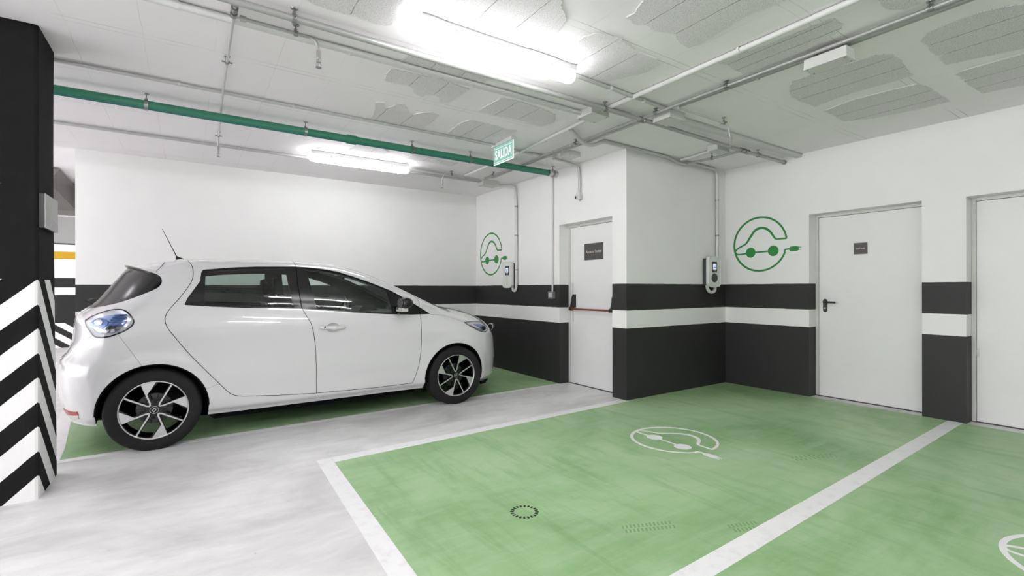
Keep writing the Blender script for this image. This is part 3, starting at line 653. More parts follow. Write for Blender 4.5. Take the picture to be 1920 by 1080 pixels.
for s in (-1, 1):
    tl = PART[('tail_lamp', s)]; hl = PART[('headlamp', s)]
    bowl(R_lamp, tl, 'reflector', 'lampshell', s, .03, .8); bowl(R_hlamp, hl, 'reflector', 'lampshell', s, .035, .75)
    for i in range(5):
        z = .958+.019*i; lens_bit([(-.285+.01*i, z), (-.178+.004*i, z), (-.178+.004*i, z+.0115), (-.285+.01*i, z+.0115)], tl, 'light_guide', 'lampblue', s)
    lens_bit([(-.402, .985), (-.36, 1.018), (-.29, 1.045), (-.21, 1.055), (-.185, .965), (-.26, .95), (-.33, .905), (-.375, .925)], tl, 'tinted_plate', 'lamppale', s, -.020, .004)
    lens_bit(el(-.335, .978, .055, .038, 18, .25), tl, 'bulb_lens', 'lampblue', s, -.014); lens_bit(el(-.338, .984, .026, .022), tl, 'bulb', 'chrome', s, -.006, .01)
    lens_bit([(-.28, .96), (-.225, .965), (-.24, .935), (-.30, .925)], tl, 'dark_insert', 'lampdark', s, -.013); lens_bit([(-.40, .955), (-.35, .93), (-.29, .905), (-.24, .91), (-.20, .935), (-.235, .925), (-.285, .917), (-.34, .945)], tl, 'light_bar', 'chrome', s, -.008)
    lens_bit([(-.172, .945), (-.148, .965), (-.142, .995), (-.16, 1.035), (-.165, 1.03), (-.152, .995), (-.158, .968), (-.178, .953)], tl, 'light_bar', 'chrome', s, -.008)
    lens_bit([(2.80, .83), (2.96, .80), (3.03, .81), (2.98, .835), (2.85, .845)], hl, 'light_guide', 'lampblue', s); lens_bit(el(3.0, .785, .04, .022), hl, 'bulb_lens', 'lampdark', s, -.01)
    lens_bit(el(3.045, .79, .018, .02), hl, 'bulb', 'lampblue', s, -.008); lens_bit([(2.75, .845), (2.86, .805), (2.94, .775), (2.95, .782), (2.87, .815), (2.76, .852)], hl, 'light_bar', 'chrome', s, -.008)
    rb = PART['rear_bumper']
    lens_bit([(-.565, .325), (-.452, .333), (-.447, .305), (-.534, .288)], rb, 'reflector', 'redlens', s, .004, .006); lens_bit([(-.537, .282), (-.448, .301), (-.447, .276), (-.509, .261)], rb, 'fog_lens', 'whitelens', s, .004, .006)

# wheel arches and floor pan
for A in ARCHES:
    for s in (-1, 1):
        q = dens([p for p in A if p[1] > .22]+[], .05, False); P = [(x, s*(float(halfw(x, max(z, .23)))-.004), z) for x, z in q]; I = [(x, s*.54, z) for x, z in q]; n = len(q)
        MB().add(P+I, [(i, i+1, n+i+1, n+i) for i in range(n-1)]+[tuple(range(n, 2*n))]).build('arch_liner', 'underbody', shell, smooth=True, auto=30)
        # rolled lip of the arch
        MB().tube([(x, s*(float(halfw(x, max(z, .23)))-.004), z) for x, z in q], .006, 6).build('arch_lip', 'shut', shell)
MB().prism([(x, y) for x, y in [(-.5, -.45), (-.35, -.52), (.36, -.52), (.40, -.69), (2.18, -.69), (2.22, -.52), (2.95, -.52), (3.2, -.40), (3.2, .40), (2.95, .52), (2.22, .52), (2.18, .69), (.40, .69), (.36, .52), (-.35, .52), (-.5, .45)]], lambda a, b, w: (a, b, (.145 if .3 < a < 3 else .21)+w*(1 if .3 < a < 3 else .6)), .16).build('underbody', 'underbody', CAR)
# dark front lip under the bumper
MB().tube([(2.95, -.74, .17), (3.03, -.68, .16), (3.16, -.52, .155), (3.26, -.30, .15), (3.30, 0, .15), (3.26, .30, .15), (3.16, .52, .155), (3.03, .68, .16), (2.95, .74, .17)], .018, 8).build('chin_spoiler', 'underbody', PART['front_bumper'])

# spoiler lip over the rear window: a ledge that leaves the roof skin and ends in a dark underside
L_sp = smooth_line([(.012, 1.343), (-.008, 1.350), (-.04, 1.363), (-.077, 1.377), (-.116, 1.390), (-.15, 1.401), (-.185, 1.413), (-.215, 1.424)], 4)
def lip_ring(s):
    rows = []
    for i, (x, z) in enumerate(L_sp):
        k = min(1, i/5); a0, n0 = on([x+.05], [z+.004], .001, s); a1, n1 = on([x], [z], .001, s)
        tip = a1[0]+np.array([-.018, 0, .004])*k+n1[0]*.012*k
        rows.append([a0[0], (a0[0]+tip)/2+n1[0]*.004*k, tip, tip+np.array([.006, 0, -.011])*k, a1[0]-np.array([-.004, 0, .016])])
    return rows
RL, RRr = lip_ring(-1), lip_ring(1); rows = RL+RRr[::-1]; nr = len(rows)
MB().add([p for r in rows for p in r[:3]], [(i*3+j, i*3+j+1, (i+1)*3+j+1, (i+1)*3+j) for i in range(nr-1) for j in range(2)]).build('spoiler', 'carpaint', PART['tailgate'], smooth=True, auto=50)
MB().add([p for r in rows for p in r[2:]], [(i*3+j, i*3+j+1, (i+1)*3+j+1, (i+1)*3+j) for i in range(nr-1) for j in range(2)]).build('spoiler_underside', 'trim', PART['tailgate'])
# rear wiper, aerial, door handles, mirrors
MB().tube([(-.435, -.05, 1.095), (-.485, -.05, 1.125), (-.47, .12, 1.14), (-.42, .40, 1.14)], [.008, .009, .007, .005], 8).build('wiper', 'black', PART['rear_window'])
ab = MB(); ab.add([(.215, 0, 1.497), (.13, -.016, 1.495), (.13, .016, 1.495), (.14, 0, 1.532), (.132, 0, 1.53)], [(0, 1, 3), (0, 3, 2), (1, 4, 3), (2, 3, 4), (1, 2, 4), (0, 2, 1)]); aer = ab.build('aerial', 'black', shell)
MB().tube([(.138, 0, 1.525), (.03, 0, 1.775)], [.0045, .0022], 8).build('aerial', 'black', shell)
for s in (-1, 1):
    fd = PART[('fd', s)]; P, N = on([1.31], [.878], 0, s); px, py, pz = P[0]
    # recessed cup, grip and lock barrel
    bowl(R_cup, fd, 'handle_cup', 'carpaint', s, .026, .72)
    hv = []
    hs = [(1.195, .004, .010), (1.215, .022, .013), (1.26, .034, .0155), (1.32, .038, .016), (1.38, .032, .0145), (1.415, .020, .011), (1.43, .004, .007)]
    for x, o, r in hs: 
        c, n = on([x], [.880-.010*(x-1.2)/.2], o, s); c = c[0]; hv.append([(c[0], c[1]+.6*r*math.cos(a), c[2]+r*math.sin(a)) for a in [2*PI*k/12 for k in range(12)]])
    m = MB(); m.add([p for r in hv for p in r], [(i*12+k, i*12+(k+1) % 12, (i+1)*12+(k+1) % 12, (i+1)*12+k) for i in range(6) for k in range(12)]+[tuple(range(12)), tuple(72+k for k in range(12))]); m.build('door_handle', 'carpaint', fd, smooth=True)
    c, n = on([1.235], [.883], .041, s); MB().lathe([(0, -.004*-s), (.008, -.004*-s), (.008, 0)], 'y', 12, tuple(c[0])).build('lock_barrel', 'black', fd)
    # mirror: stalk, base and cap
    mr = []
    sec = [(.86, .30), (.89, .55), (.92, .85), (.96, 1.0), (1.0, .95), (1.03, .75), (1.045, .4)]
    for y, k in sec: mr.append([(1.955+.085*k*math.cos(a)*(1 if math.cos(a) > 0 else .45), s*y, 1.088+.058*k*math.sin(a)) for a in [2*PI*j/16 for j in range(16)]])
    m = MB(); m.add([p for r in mr for p in r], [(i*16+j, i*16+(j+1) % 16, (i+1)*16+(j+1) % 16, (i+1)*16+j) for i in range(6) for j in range(16)]+[tuple(range(16)), tuple(96+j for j in range(16))]); cap = m.build('mirror', 'trim', fd, smooth=True, auto=60)
    MB().box(1.918, 1.985, min(s*.85, s*1.0), max(s*.85, s*1.0), 1.004, 1.042).build('mirror_base', 'whitelens', fd, bevel=.008)
    MB().prism([(1.915, 1.035), (1.99, 1.035), (2.0, 1.005), (1.97, .985), (1.93, .985)], lambda a, b, w: (a, s*(.80+w), b), .11).build('mirror_stalk', 'trim', fd, bevel=.006)
    m = MB(); m.prism(el(0, 0, .05, .042, 20), lambda a, b, w: (1.917-w, s*.958+a*1.25, 1.09+b), .004); m.build('mirror_glass', 'chrome', fd)
    # wiper-side quarter light bar in the front door window
    seam([[(1.868, 1.208), (1.911, .985)]], .016, s, .001).build('window_bar', 'trim', fd); seam([[(.318, 1.098), (.331, 1.367)]], .012, s, .001).build('window_bar', 'trim', PART[('rd', s)])

# open charging flap on the nose
fl = MB(); fl.prism(el(0, 0, .085, .06, 24), lambda a, b, w: (3.525+.35*b+w, -.02+a, .718+b), .016); flap = fl.build('charging_flap', 'trim', PART['front_bumper'], smooth=True, auto=40)
m = MB(); m.prism(ribbon([(.072*math.cos(2*PI*k/24), .05*math.sin(2*PI*k/24)) for k in range(25)], .012), lambda a, b, w: (3.520+.35*b-w, -.02+a, .718+b), .006); m.build('flap_rim', 'chrome', PART['front_bumper'])
MB().tube([(3.34, .03, .70), (3.44, .03, .69), (3.53, .03, .70)], .014, 8).build('flap_hinge', 'black', PART['front_bumper'])

# number plates
MB().box(-.672, -.650, -.26, .26, .47, .58).build('rear_plate', 'whitelens', PART['rear_bumper'], bevel=.003); MB().box(3.416, 3.432, -.26, .26, .36, .47).build('front_plate', 'whitelens', PART['front_bumper'], bevel=.003)

# cabin
def seat_shape(parent, x, y):
    prof = [(.26, .36, .24), (.20, .48, .25), (.22, .56, .25), (.10, .585, .24), (-.05, .57, .22), (-.16, .60, .22), (-.22, .75, .24), (-.27, .92, .245), (-.31, 1.06, .22), (-.34, 1.15, .16), (-.355, 1.24, .13), (-.365, 1.31, .12), (-.385, 1.335, .09), (-.42, 1.32, .10), (-.425, 1.2, .13), (-.41, 1.1, .19), (-.38, .9, .24), (-.32, .65, .24), (-.26, .45, .22), (-.1, .34, .2)]
    n = len(prof); v = []
    for k in (-1, -.85, 0, .85, 1):
        e = 1.0 if abs(k) < .9 else .93
        cx, cz = -.2, .75
        v += [(x+cx+(px-cx)*e, y+k*w, cz+(pz-cz)*e) for px, pz, w in prof]
    f = [(i*n+j, i*n+(j+1) % n, (i+1)*n+(j+1) % n, (i+1)*n+j) for i in range(4) for j in range(n)]+[tuple(range(n)), tuple(4*n+j for j in range(n))]
    return MB().add(v, f).build('seat', 'seat', parent, smooth=True, auto=50)
seat_shape(CAR, 1.30, -.37); seat_shape(CAR, 1.30, .37)
MB().prism([(.62, .36), (.60, .52), (.2, .56), (.10, .62), (-.02, .98), (-.10, 1.0), (-.16, .95), (-.05, .5), (.05, .36)], lambda a, b, w: (a, -.62+w, b), 1.24).build('rear_bench', 'seat', CAR, bevel=.03)
for y in (-.35, .35): MB().prism([(0, 0), (.08, .0), (.07, .13), (.04, .15), (-.02, .13)], lambda a, b, w: (-.1+a, y-.11+w, 1.0+b), .22).build('headrest', 'seat', CAR, bevel=.02)
m = MB(); m.prism([(1.86, .60), (1.80, .80), (1.84, .93), (1.98, .97), (2.2, .975), (2.45, .96), (2.5, .5), (1.95, .45)], lambda a, b, w: (a, -.70+w, b), 1.40); m.build('dashboard', 'lining', CAR, bevel=.02)
MB().prism([(1.83, .93), (1.93, 1.02), (2.02, 1.02), (2.1, .96)], lambda a, b, w: (a, .20+w, b), .34).build('instrument_hood', 'lining', CAR, bevel=.015)
sw = []
for k in range(33):
    a = 2*PI*k/32; sw.append((1.72+.30*.18*math.sin(a)*1.0, .37+.185*math.cos(a), .92+.17*math.sin(a)))
stw = MB().tube(sw, .014, 8, False).build('steering_wheel', 'black', CAR, smooth=True); MB().tube([(1.72, .37, .92), (1.9, .37, .86)], [.07, .04], 12).build('steering_column', 'black', CAR)
for dy, dz in ((-.17, .01), (.17, .01), (0, -.16)): MB().tube([(1.73, .37, .915), (1.72+.3*dz, .37+dy, .92+dz)], .015, 8).build('steering_spoke', 'chrome', CAR)
MB().box(1.60, 1.625, -.12, .12, 1.33, 1.40).build('interior_mirror', 'black', CAR, bevel=.01); MB().tube([(1.62, 0, 1.38), (1.68, 0, 1.43)], .012, 8).build('interior_mirror', 'black', CAR)

# wheels
def wheel(cx, side, turn):
    w = MB(); prof = [(.215, .08), (.222, .094), (.258, .102), (.282, .099), (.299, .09), (.308, .074), (.3105, .05), (.3105, .036), (.304, .034), (.304, .028), (.3105, .026), (.3115, .004), (.305, .003), (.305, -.003), (.3115, -.004), (.3105, -.026), (.304, -.028), (.304, -.034), (.3105, -.036), (.3105, -.05), (.308, -.074), (.299, -.09), (.282, -.099), (.258, -.102), (.222, -.094), (.215, -.08)]
    w.lathe(prof, 'y', 64); o = w.build('wheel', 'tyre', CAR, smooth=True, auto=25); o.location = (cx, side*.757, .304); o.rotation_euler = (0, 0, 0 if side < 0 else PI)
    # side ribs on the shoulder
    rb = MB()
    for k in range(72):
        a = 2*PI*k/72; c, s_ = math.cos(a), math.sin(a); t = .006
        pts = [(.291, -.0955), (.304, -.083), (.3055, -.083), (.2925, -.0965)]
        for q in (-t, t): rb.v += [(r*c-q*s_, h, r*s_+q*c) for r, h in pts]
        b = k*8; rb.f += [(b, b+1, b+2, b+3), (b+4, b+7, b+6, b+5), (b+1, b+5, b+6, b+2), (b+2, b+6, b+7, b+3), (b, b+3, b+7, b+4)]
    rb.build('tread_rib', 'tyre', o)
    MB().lathe([(.220, -.082), (.2215, -.090), (.218, -.094), (.213, -.092), (.2105, -.086), (.210, -.07)], 'y', 64).build('rim_lip', 'alloy', o, smooth=True)
    MB().lathe([(.210, -.07), (.205, -.03), (.20, .03), (.205, .075), (.216, .08)], 'y', 48).build('rim_barrel', 'gloss_black', o, smooth=True)
    al = MB(); bk = MB()
    def place(y): return lambda a, b, d: (a, y+d, b)
    def rot(poly, t): return [(p[0]*math.cos(t)-p[1]*math.sin(t), p[0]*math.sin(t)+p[1]*math.cos(t)) for p in poly]
    for k in range(4):
        t0 = turn+k*PI/2
        # thin spoke and broad wedge leave one corner of the hub; seen from outside the angle runs the usual way round
        tA, tB = t0+math.radians(59), t0+math.radians(21); cor = (.040*math.cos(t0+math.radians(40)), .040*math.sin(t0+math.radians(40)))
        rp = lambda r, t: (r*math.cos(t), r*math.sin(t))
        for tt in (tA, tB):
            e = rp(.213, tt); st = rp(.058, tt*.72+(t0+math.radians(40))*.28); al.prism(ribbon([cor, st, e], [.011, .0105, .0105]), place(-.082), .006)
        bend_ = rp(.132, tB-math.radians(3.5)); outer = [rp(.213, tB+math.radians(1.5)-math.radians(26)*i/6) for i in range(7)]
        al.prism([rp(.120, tB+.012), outer[0]]+outer[1:]+[bend_], place(-.081), .006)
        # black flanks behind
        for tt, wd in ((tA, .018), (tB, .022)): bk.prism(ribbon([rp(.03, tt), rp(.211, tt)], [.022, wd]), place(-.074), .03)
        bk.prism([rp(.128, tB-.02)]+[rp(.209, tB+.03-math.radians(30)*i/5) for i in range(6)], place(-.075), .028)
        mid = t0-math.radians(5); bk.prism(ribbon([rp(.03, mid), rp(.075, mid)], [.05, .04]), place(-.07), .02)
        MB().lathe([(0, -.07), (.0105, -.07), (.0105, -.05)], 'y', 10, (.062*math.cos(mid), 0, .062*math.sin(mid))).build('wheel_bolt', 'brake', o)
    al.build('spoke_face', 'alloy', o, bevel=0); bk.build('spoke_flank', 'gloss_black', o)
    MB().lathe([(0, -.083), (.026, -.083), (.030, -.078), (.03, -.05)], 'y', 28).build('centre_cap', 'gloss_black', o, smooth=True, auto=40)
    em = MB(); em.prism(ribbon([rp(.027, 2*PI*i/24) for i in range(25)], .0025), place(-.0845), .002); em.prism(ribbon([(-.011, -.002), (.004, .017), (.012, .004), (-.003, -.017), (-.011, -.002)], .005), place(-.0845), .002)
    em.build('cap_emblem', 'alloy', o)
    MB().lathe([(.05, -.012), (.116, -.012), (.118, -.008), (.118, .008), (.116, .012), (.05, .012), (.05, -.03), (.0, -.03)], 'y', 40).build('brake_disc', 'brake', o, smooth=True, auto=40)
    for k in range(14):
        a = 2*PI*k/14; MB().prism([(.07, -.004), (.115, -.004), (.115, .004), (.07, .004)], lambda p, q, d: (p*math.cos(a)-q*math.sin(a), -.014-d, p*math.sin(a)+q*math.cos(a)), .002).build('disc_vane', 'lampdark', o)
    return o
wheel(0.0, -1, 0.0); wheel(2.588, -1, math.radians(56)); wheel(0.0, 1, .4); wheel(2.588, 1, .9)
# ================================================================ ceiling: bare patches, pipes, conduits, boxes, sign; chargers on the walls
PATCH = [
[(0.51, 2.58), (0.53, 2.74), (0.57, 2.76), (0.66, 2.76), (0.75, 2.75), (0.81, 2.75), (0.89, 2.76), (0.95, 2.75), (0.98, 2.71), (0.98, 2.63), (0.95, 2.53), (0.95, 2.46), (0.9, 2.33), (0.68, 2.2), (.5, 2.1)],
[(1.13, 2.17), (1.19, 2.3), (1.2, 2.5), (1.27, 2.51), (1.5, 2.57), (1.8, 2.53), (1.85, 2.4), (1.83, 2.22), (1.79, 2.11), (1.69, 2.03), (1.55, 1.9)],
[(2.04, 2.48), (2.0, 2.2), (2.04, 2.13), (2.18, 2.09), (2.41, 2.15), (2.59, 2.14), (2.68, 2.17), (2.7, 2.32), (2.64, 2.45), (2.57, 2.6), (2.36, 2.64), (2.2, 2.6)],
[(2.06, 1.91), (2.07, 1.86), (2.02, 1.75), (1.94, 1.65), (2.57, 1.22), (2.65, 1.33), (2.61, 1.53), (2.65, 1.73), (2.67, 1.88), (2.65, 1.93), (2.55, 1.92), (2.43, 1.87), (2.31, 1.92), (2.21, 1.9), (2.16, 1.94)],
[(3.0, 1.95), (3.08, 1.93), (3.2, 1.95), (3.32, 1.94), (3.35, 1.65), (3.25, 1.34), (3.22, 1.29), (3.17, 1.26), (3.08, 1.26), (3.04, 1.28), (3.04, 1.5)],
[(3.06, 1.05), (3.18, 1.06), (3.24, 1.04), (3.28, 1.01), (3.28, 0.94), (3.23, 0.91), (2.97, 0.9), (2.89, 1.01)],
[(3.78, 1.08), (3.69, 1.01), (3.67, 0.93), (3.66, 0.82), (3.69, 0.72), (3.75, 0.63), (3.81, 0.55), (4.43, 0.65), (4.45, 0.74), (4.35, 1.03), (4.33, 1.1), (4.19, 1.09), (4.12, 1.06), (4.07, 1.09), (3.98, 1.09), (3.87, 1.07)],
[(4.58, 1.11), (4.55, 1.07), (4.55, 0.77), (4.59, 0.67), (5.26, 0.77), (5.25, 0.88), (5.2, 1.1), (5.04, 1.1), (4.89, 1.11), (4.65, 1.1)],
[(4.4, 1.96), (4.2, 1.97), (4.02, 1.97), (3.88, 1.92), (3.72, 1.82), (3.74, 1.52), (3.77, 1.31), (3.83, 1.25), (3.96, 1.24), (4.13, 1.26), (4.34, 1.28), (4.35, 1.4), (4.33, 1.62), (4.36, 1.83)],
[(4.57, 1.97), (4.76, 1.97), (5.0, 1.99), (5.14, 1.79), (5.21, 1.46), (5.2, 1.29), (4.91, 1.29), (4.67, 1.29), (4.55, 1.32), (4.52, 1.5), (4.5, 1.74)],
[(1.19, 3.45), (1.17, 3.35), (1.17, 3.27), (1.26, 3.25), (1.38, 3.25), (1.54, 3.22), (1.8, 3.27), (1.79, 3.54), (1.78, 3.61), (1.71, 3.62), (1.66, 3.53), (1.62, 3.52), (1.56, 3.55), (1.55, 3.61), (1.47, 3.57), (1.44, 3.5), (1.38, 3.46), (1.29, 3.47), (1.22, 3.48)],
[(1.41, 4.36), (1.37, 4.36), (1.32, 4.07), (1.28, 3.94), (1.29, 3.91), (1.34, 3.89), (1.38, 4.0), (1.42, 3.94), (1.43, 3.85), (1.5, 3.83), (1.58, 3.98), (1.64, 4.01), (1.7, 3.91), (1.76, 3.87), (1.84, 3.9), (1.86, 4.14), (1.86, 4.4), (1.65, 4.35)],
[(2.07, 3.63), (2.09, 3.27), (2.24, 3.25), (2.47, 3.27), (2.68, 3.32), (2.8, 3.48), (2.77, 3.64), (2.49, 3.61), (2.26, 3.63)],
[(2.13, 4.42), (2.1, 4.16), (2.09, 3.95), (2.13, 3.85), (2.2, 3.84), (2.33, 3.86), (2.44, 3.86), (2.53, 3.88), (2.65, 3.84), (2.65, 4.13), (2.72, 4.44), (2.49, 4.45), (2.26, 4.34)],
[(1.46, 5.43), (1.49, 5.25), (1.5, 5.06), (1.61, 4.99), (1.87, 5.26), (1.85, 5.4), (1.69, 5.38)],
[(2.12, 5.42), (2.14, 5.24), (2.28, 5.2), (2.52, 5.28), (2.73, 5.26), (2.72, 5.45), (2.54, 5.39), (2.34, 5.4)],
[(1.18, 3.13), (1.21, 3.01), (1.25, 3.01), (1.38, 3.02), (1.83, 3.01), (1.84, 3.1), (1.54, 3.1), (1.33, 3.11)]]
JX = {0: [.75], 1: [1.365, 1.6], 2: [2.2, 2.437], 3: [2.2, 2.437], 4: [3.07, 3.2], 6: [3.89, 4.12], 7: [4.79, 5.03], 8: [3.89, 4.12], 9: [4.79, 5.03], 10: [1.385, 1.61], 11: [1.405, 1.64], 12: [2.245, 2.48], 13: [2.27, 2.5], 14: [1.69], 15: [2.33, 2.54], 16: [1.4, 1.63]}
rnd.seed(11)
for i, P in enumerate(PATCH):
    q = []
    for a, b in zip(P, P[1:]+P[:1]):
        k = max(1, int(math.hypot(b[0]-a[0], b[1]-a[1])/.018))
        for j in range(k):
            t = j/k; jt = .0 if j == 0 else .007; q.append((a[0]+(b[0]-a[0])*t+rnd.uniform(-jt, jt), a[1]+(b[1]-a[1])*t+rnd.uniform(-jt, jt)))
    o = MB().prism(q, lambda a, b, w: (a, b, HC-.006+w), .0065).build('bare_patch', 'bare', ceiling)
    for x in JX.get(i, []):
        ysn = np.arange(.4, 5.6, .02); ins = pip(P, np.stack([np.full_like(ysn, x), ysn], 1)); yy = ysn[ins]
        if len(yy) < 3: continue
        ln = [(x+rnd.uniform(-.003, .003), y) for y in yy]; MB().prism(ribbon(ln, [rnd.choice([.0015, .0025, .004]) for _ in ln]), lambda a, b, w: (a, b, HC-.0066+w), .001).build('block_joint', 'joint', o)

def clamp(parent, p, r, axis, drop=True):
    """ring round a pipe, stud and ceiling flange"""
    x, y, z = p; m = MB(); w = .012
    prof = [(r+.001, -w), (r+.006, -w), (r+.006, w), (r+.001, w), (r+.001, -w)]
    m.lathe(prof, axis, 18, p)
    m.tube([(x, y, z+r+.004), (x, y, HC-.004)], .0042, 8); m.lathe([(0, -.006), (.018, -.006), (.020, -.001)], 'z', 14, (x, y, HC)); m.lathe([(.0, 0), (.009, 0), (.009, .012), (0, .012)], 'z', 6, (x, y, z+r+.006))
    ax = (1, 0) if axis == 'y' else (0, 1)
    m.tube([(x+ax[0]*(r+.004), y+ax[1]*(r+.004), z), (x+ax[0]*(r+.022), y+ax[1]*(r+.022), z)], .005, 6); m.tube([(x-ax[0]*(r+.004), y-ax[1]*(r+.004), z), (x-ax[0]*(r+.022), y-ax[1]*(r+.022), z)], .005, 6)
    return m.build('pipe_clamp', 'clamp', parent)
def pipe(name, label, cat, path, r, mat, clamps=(), axis='x', clips=(), group=None, rb=.06, n=12):
    t = thing(name, label, cat, (0, 0, 0), 0, group); MB().tube(bend(path, rb), r, n).build('run', mat, t, smooth=True, auto=40)
    for p in clamps: clamp(t, p, r, axis)
    for p in clips:
        m = MB(); m.lathe([(r, -.008), (r+.004, -.008), (r+.004, .008), (r, .008)], axis, 14, p); m.box(p[0]-.008, p[0]+.008, p[1]-.008, p[1]+.008, p[2]+r, HC-.0005); m.build('clip', 'paintpipe', t)
    return t
def sprinkler(parent, p, up=.03):
    x, y, z = p; MB().lathe([(0, 0), (.013, 0), (.013, -.045), (.010, -.05), (.014, -.055), (.014, -.07), (.006, -.075), (.005, -.1), (0, -.1)], 'z', 12, (x, y, z)).build('sprinkler_head', 'brass', parent)
    MB().lathe([(0, 0), (.017, 0), (.017, -.003), (0, -.003)], 'z', 12, (x, y, z-.098)).build('deflector', 'clamp', parent)
    MB().tube([(x-.012, y, z-.072), (x-.013, y, z-.085), (x, y, z-.099)], .002, 6).build('frame_arm', 'brass', parent); MB().tube([(x+.012, y, z-.072), (x+.013, y, z-.085), (x, y, z-.099)], .002, 6).build('frame_arm', 'brass', parent)
# green pipe
gp = pipe('green_pipe', 'thick green plastic pipe running along the ceiling', 'pipe', [(-4, 4.75, 2.672), (3.72, 4.75, 2.672)], .036, 'pipegreen', [(x, 4.75, 2.672) for x in (-.277, .894, 1.931, 2.62)], n=20)
for th in (-2.2, -1.75): MB().tube([(-4, 4.75+.0335*math.cos(th), 2.672+.0335*math.sin(th)), (3.72, 4.75+.0335*math.cos(th), 2.672+.0335*math.sin(th))], .0055, 8).build('stripe', 'pipeblue', gp)
MB().lathe([(.037, -.045), (.044, -.045), (.044, .045), (.037, .045)], 'x', 20, (1.31, 4.75, 2.672)).build('coupling', 'pipegreen', gp, smooth=True, auto=40)
MB().lathe([(0, .0), (.042, 0), (.042, -.13), (.036, -.13)], 'x', 20, (3.86, 4.75, 2.672)).build('end_cap', 'steel', gp, smooth=True, auto=40); clamp(gp, (3.80, 4.75, 2.672), .042, 'x')
# conduits along the bay direction
pipe('ceiling_conduit', 'thin grey conduit fixed to the ceiling just before the green pipe', 'conduit', [(-4, 4.34, 2.745), (2.70, 4.34, 2.745)], .013, 'steel', clips=[(x, 4.34, 2.745) for x in (-.06, .72, 1.5, 2.2)])
pipe('ceiling_conduit', 'thin grey conduit along the ceiling by the back wall lamp', 'conduit', [(-4, 5.92, 2.742), (.5, 5.95, 2.742), (3.42, 5.93, 2.742)], .015, 'steel', clips=[(x, 5.95, 2.742) for x in (-.3, .45, 1.4, 2.3)])
pipe('ceiling_conduit', 'second thin conduit leaving the back lamp for the box in the corner', 'conduit', [(2.27, 5.70, 2.74), (2.7, 5.75, 2.742), (3.42, 5.88, 2.742)], .011, 'steel', clips=[(2.8, 5.77, 2.742)])
pipe('ceiling_conduit', 'wide pale grey conduit ending at a box in mid ceiling', 'conduit', [(-4, 3.135, 2.738), (2.80, 3.125, 2.738)], .021, 'paintpipe', clips=[(x, 3.13, 2.738) for x in (-.05, .86, 1.75, 2.5)])
sp_ = pipe('steel_pipe', 'grey steel sprinkler pipe with hangers crossing the whole ceiling', 'pipe', [(.12, 2.86, 2.706), (3.30, 2.88, 2.706), (4.9, 2.93, 2.706), (5.80, 2.93, 2.706)], .019, 'darksteel', [(.482, 2.862, 2.706), (2.853, 2.877, 2.706), (5.252, 2.93, 2.706)])
pipe('ceiling_conduit', 'pale conduit lying beside the grey steel sprinkler pipe', 'conduit', [(-1.0, 2.935, 2.747), (3.22, 2.94, 2.747)], .012, 'paintpipe', clips=[(1.68, 2.938, 2.747), (.9, 2.937, 2.747)])
for x in (3.30, 4.93, 5.02): MB().lathe([(.019, -.03), (.027, -.03), (.027, -.018), (.023, -.016), (.023, .016), (.027, .018), (.027, .03), (.019, .03)], 'x', 16, (x, 2.885 if x < 4 else 2.93, 2.706)).build('pipe_joint', 'clamp', sp_, smooth=True, auto=40)
MB().lathe([(0, 0), (.026, 0), (.026, -.03), (.019, -.03)], 'x', 16, (5.82, 2.93, 2.706)).build('end_cap', 'clamp', sp_)
br = pipe('sprinkler_branch', 'short thin pipe bending down to a sprinkler at the top left', 'sprinkler', [(.235, 3.03, 2.712), (.63, 3.035, 2.712), (.645, 3.035, 2.64)], .0095, 'darksteel', [(.519, 3.034, 2.712)], rb=.045); sprinkler(br, (.645, 3.035, 2.645))
dp = pipe('sprinkler_branch', 'long thin pipe hanging crosswise over the car with a sprinkler at its end', 'sprinkler', [(.205, 2.89, 2.722), (.215, 4.2, 2.722), (.245, 5.62, 2.722), (.246, 5.63, 2.64)], .0085, 'steel', [(.211, 3.694, 2.722), (.242, 5.505, 2.722)], 'y', rb=.03); sprinkler(dp, (.246, 5.63, 2.65))
for y in (2.90, 2.97, 3.03): MB().lathe([(.0085, -.018), (.018, -.018), (.018, .018), (.0085, .018)], 'y', 14, (.205, y, 2.722)).build('pipe_joint', 'clamp', dp)
MB().lathe([(.0095, -.014), (.016, -.014), (.016, .014), (.0095, .014)], 'x', 12, (.25, 3.03, 2.712)).build('pipe_joint', 'darksteel', br)
b3 = pipe('sprinkler_branch', 'thin pipe with a sprinkler bending down near the door wall', 'sprinkler', [(3.36, 2.545, 2.715), (4.06, 2.545, 2.712), (4.10, 2.545, 2.60)], .0085, 'steel', [(4.0, 2.545, 2.713)], rb=.05); sprinkler(b3, (4.10, 2.545, 2.605))
b4 = pipe('sprinkler_branch', 'short crooked pipe with a sprinkler beside the corner junction box', 'sprinkler', [(3.29, 5.69, 2.718), (2.74, 5.66, 2.715), (2.71, 5.66, 2.62)], .008, 'steel', [(2.85, 5.669, 2.715)], rb=.04); sprinkler(b4, (2.71, 5.66, 2.625))
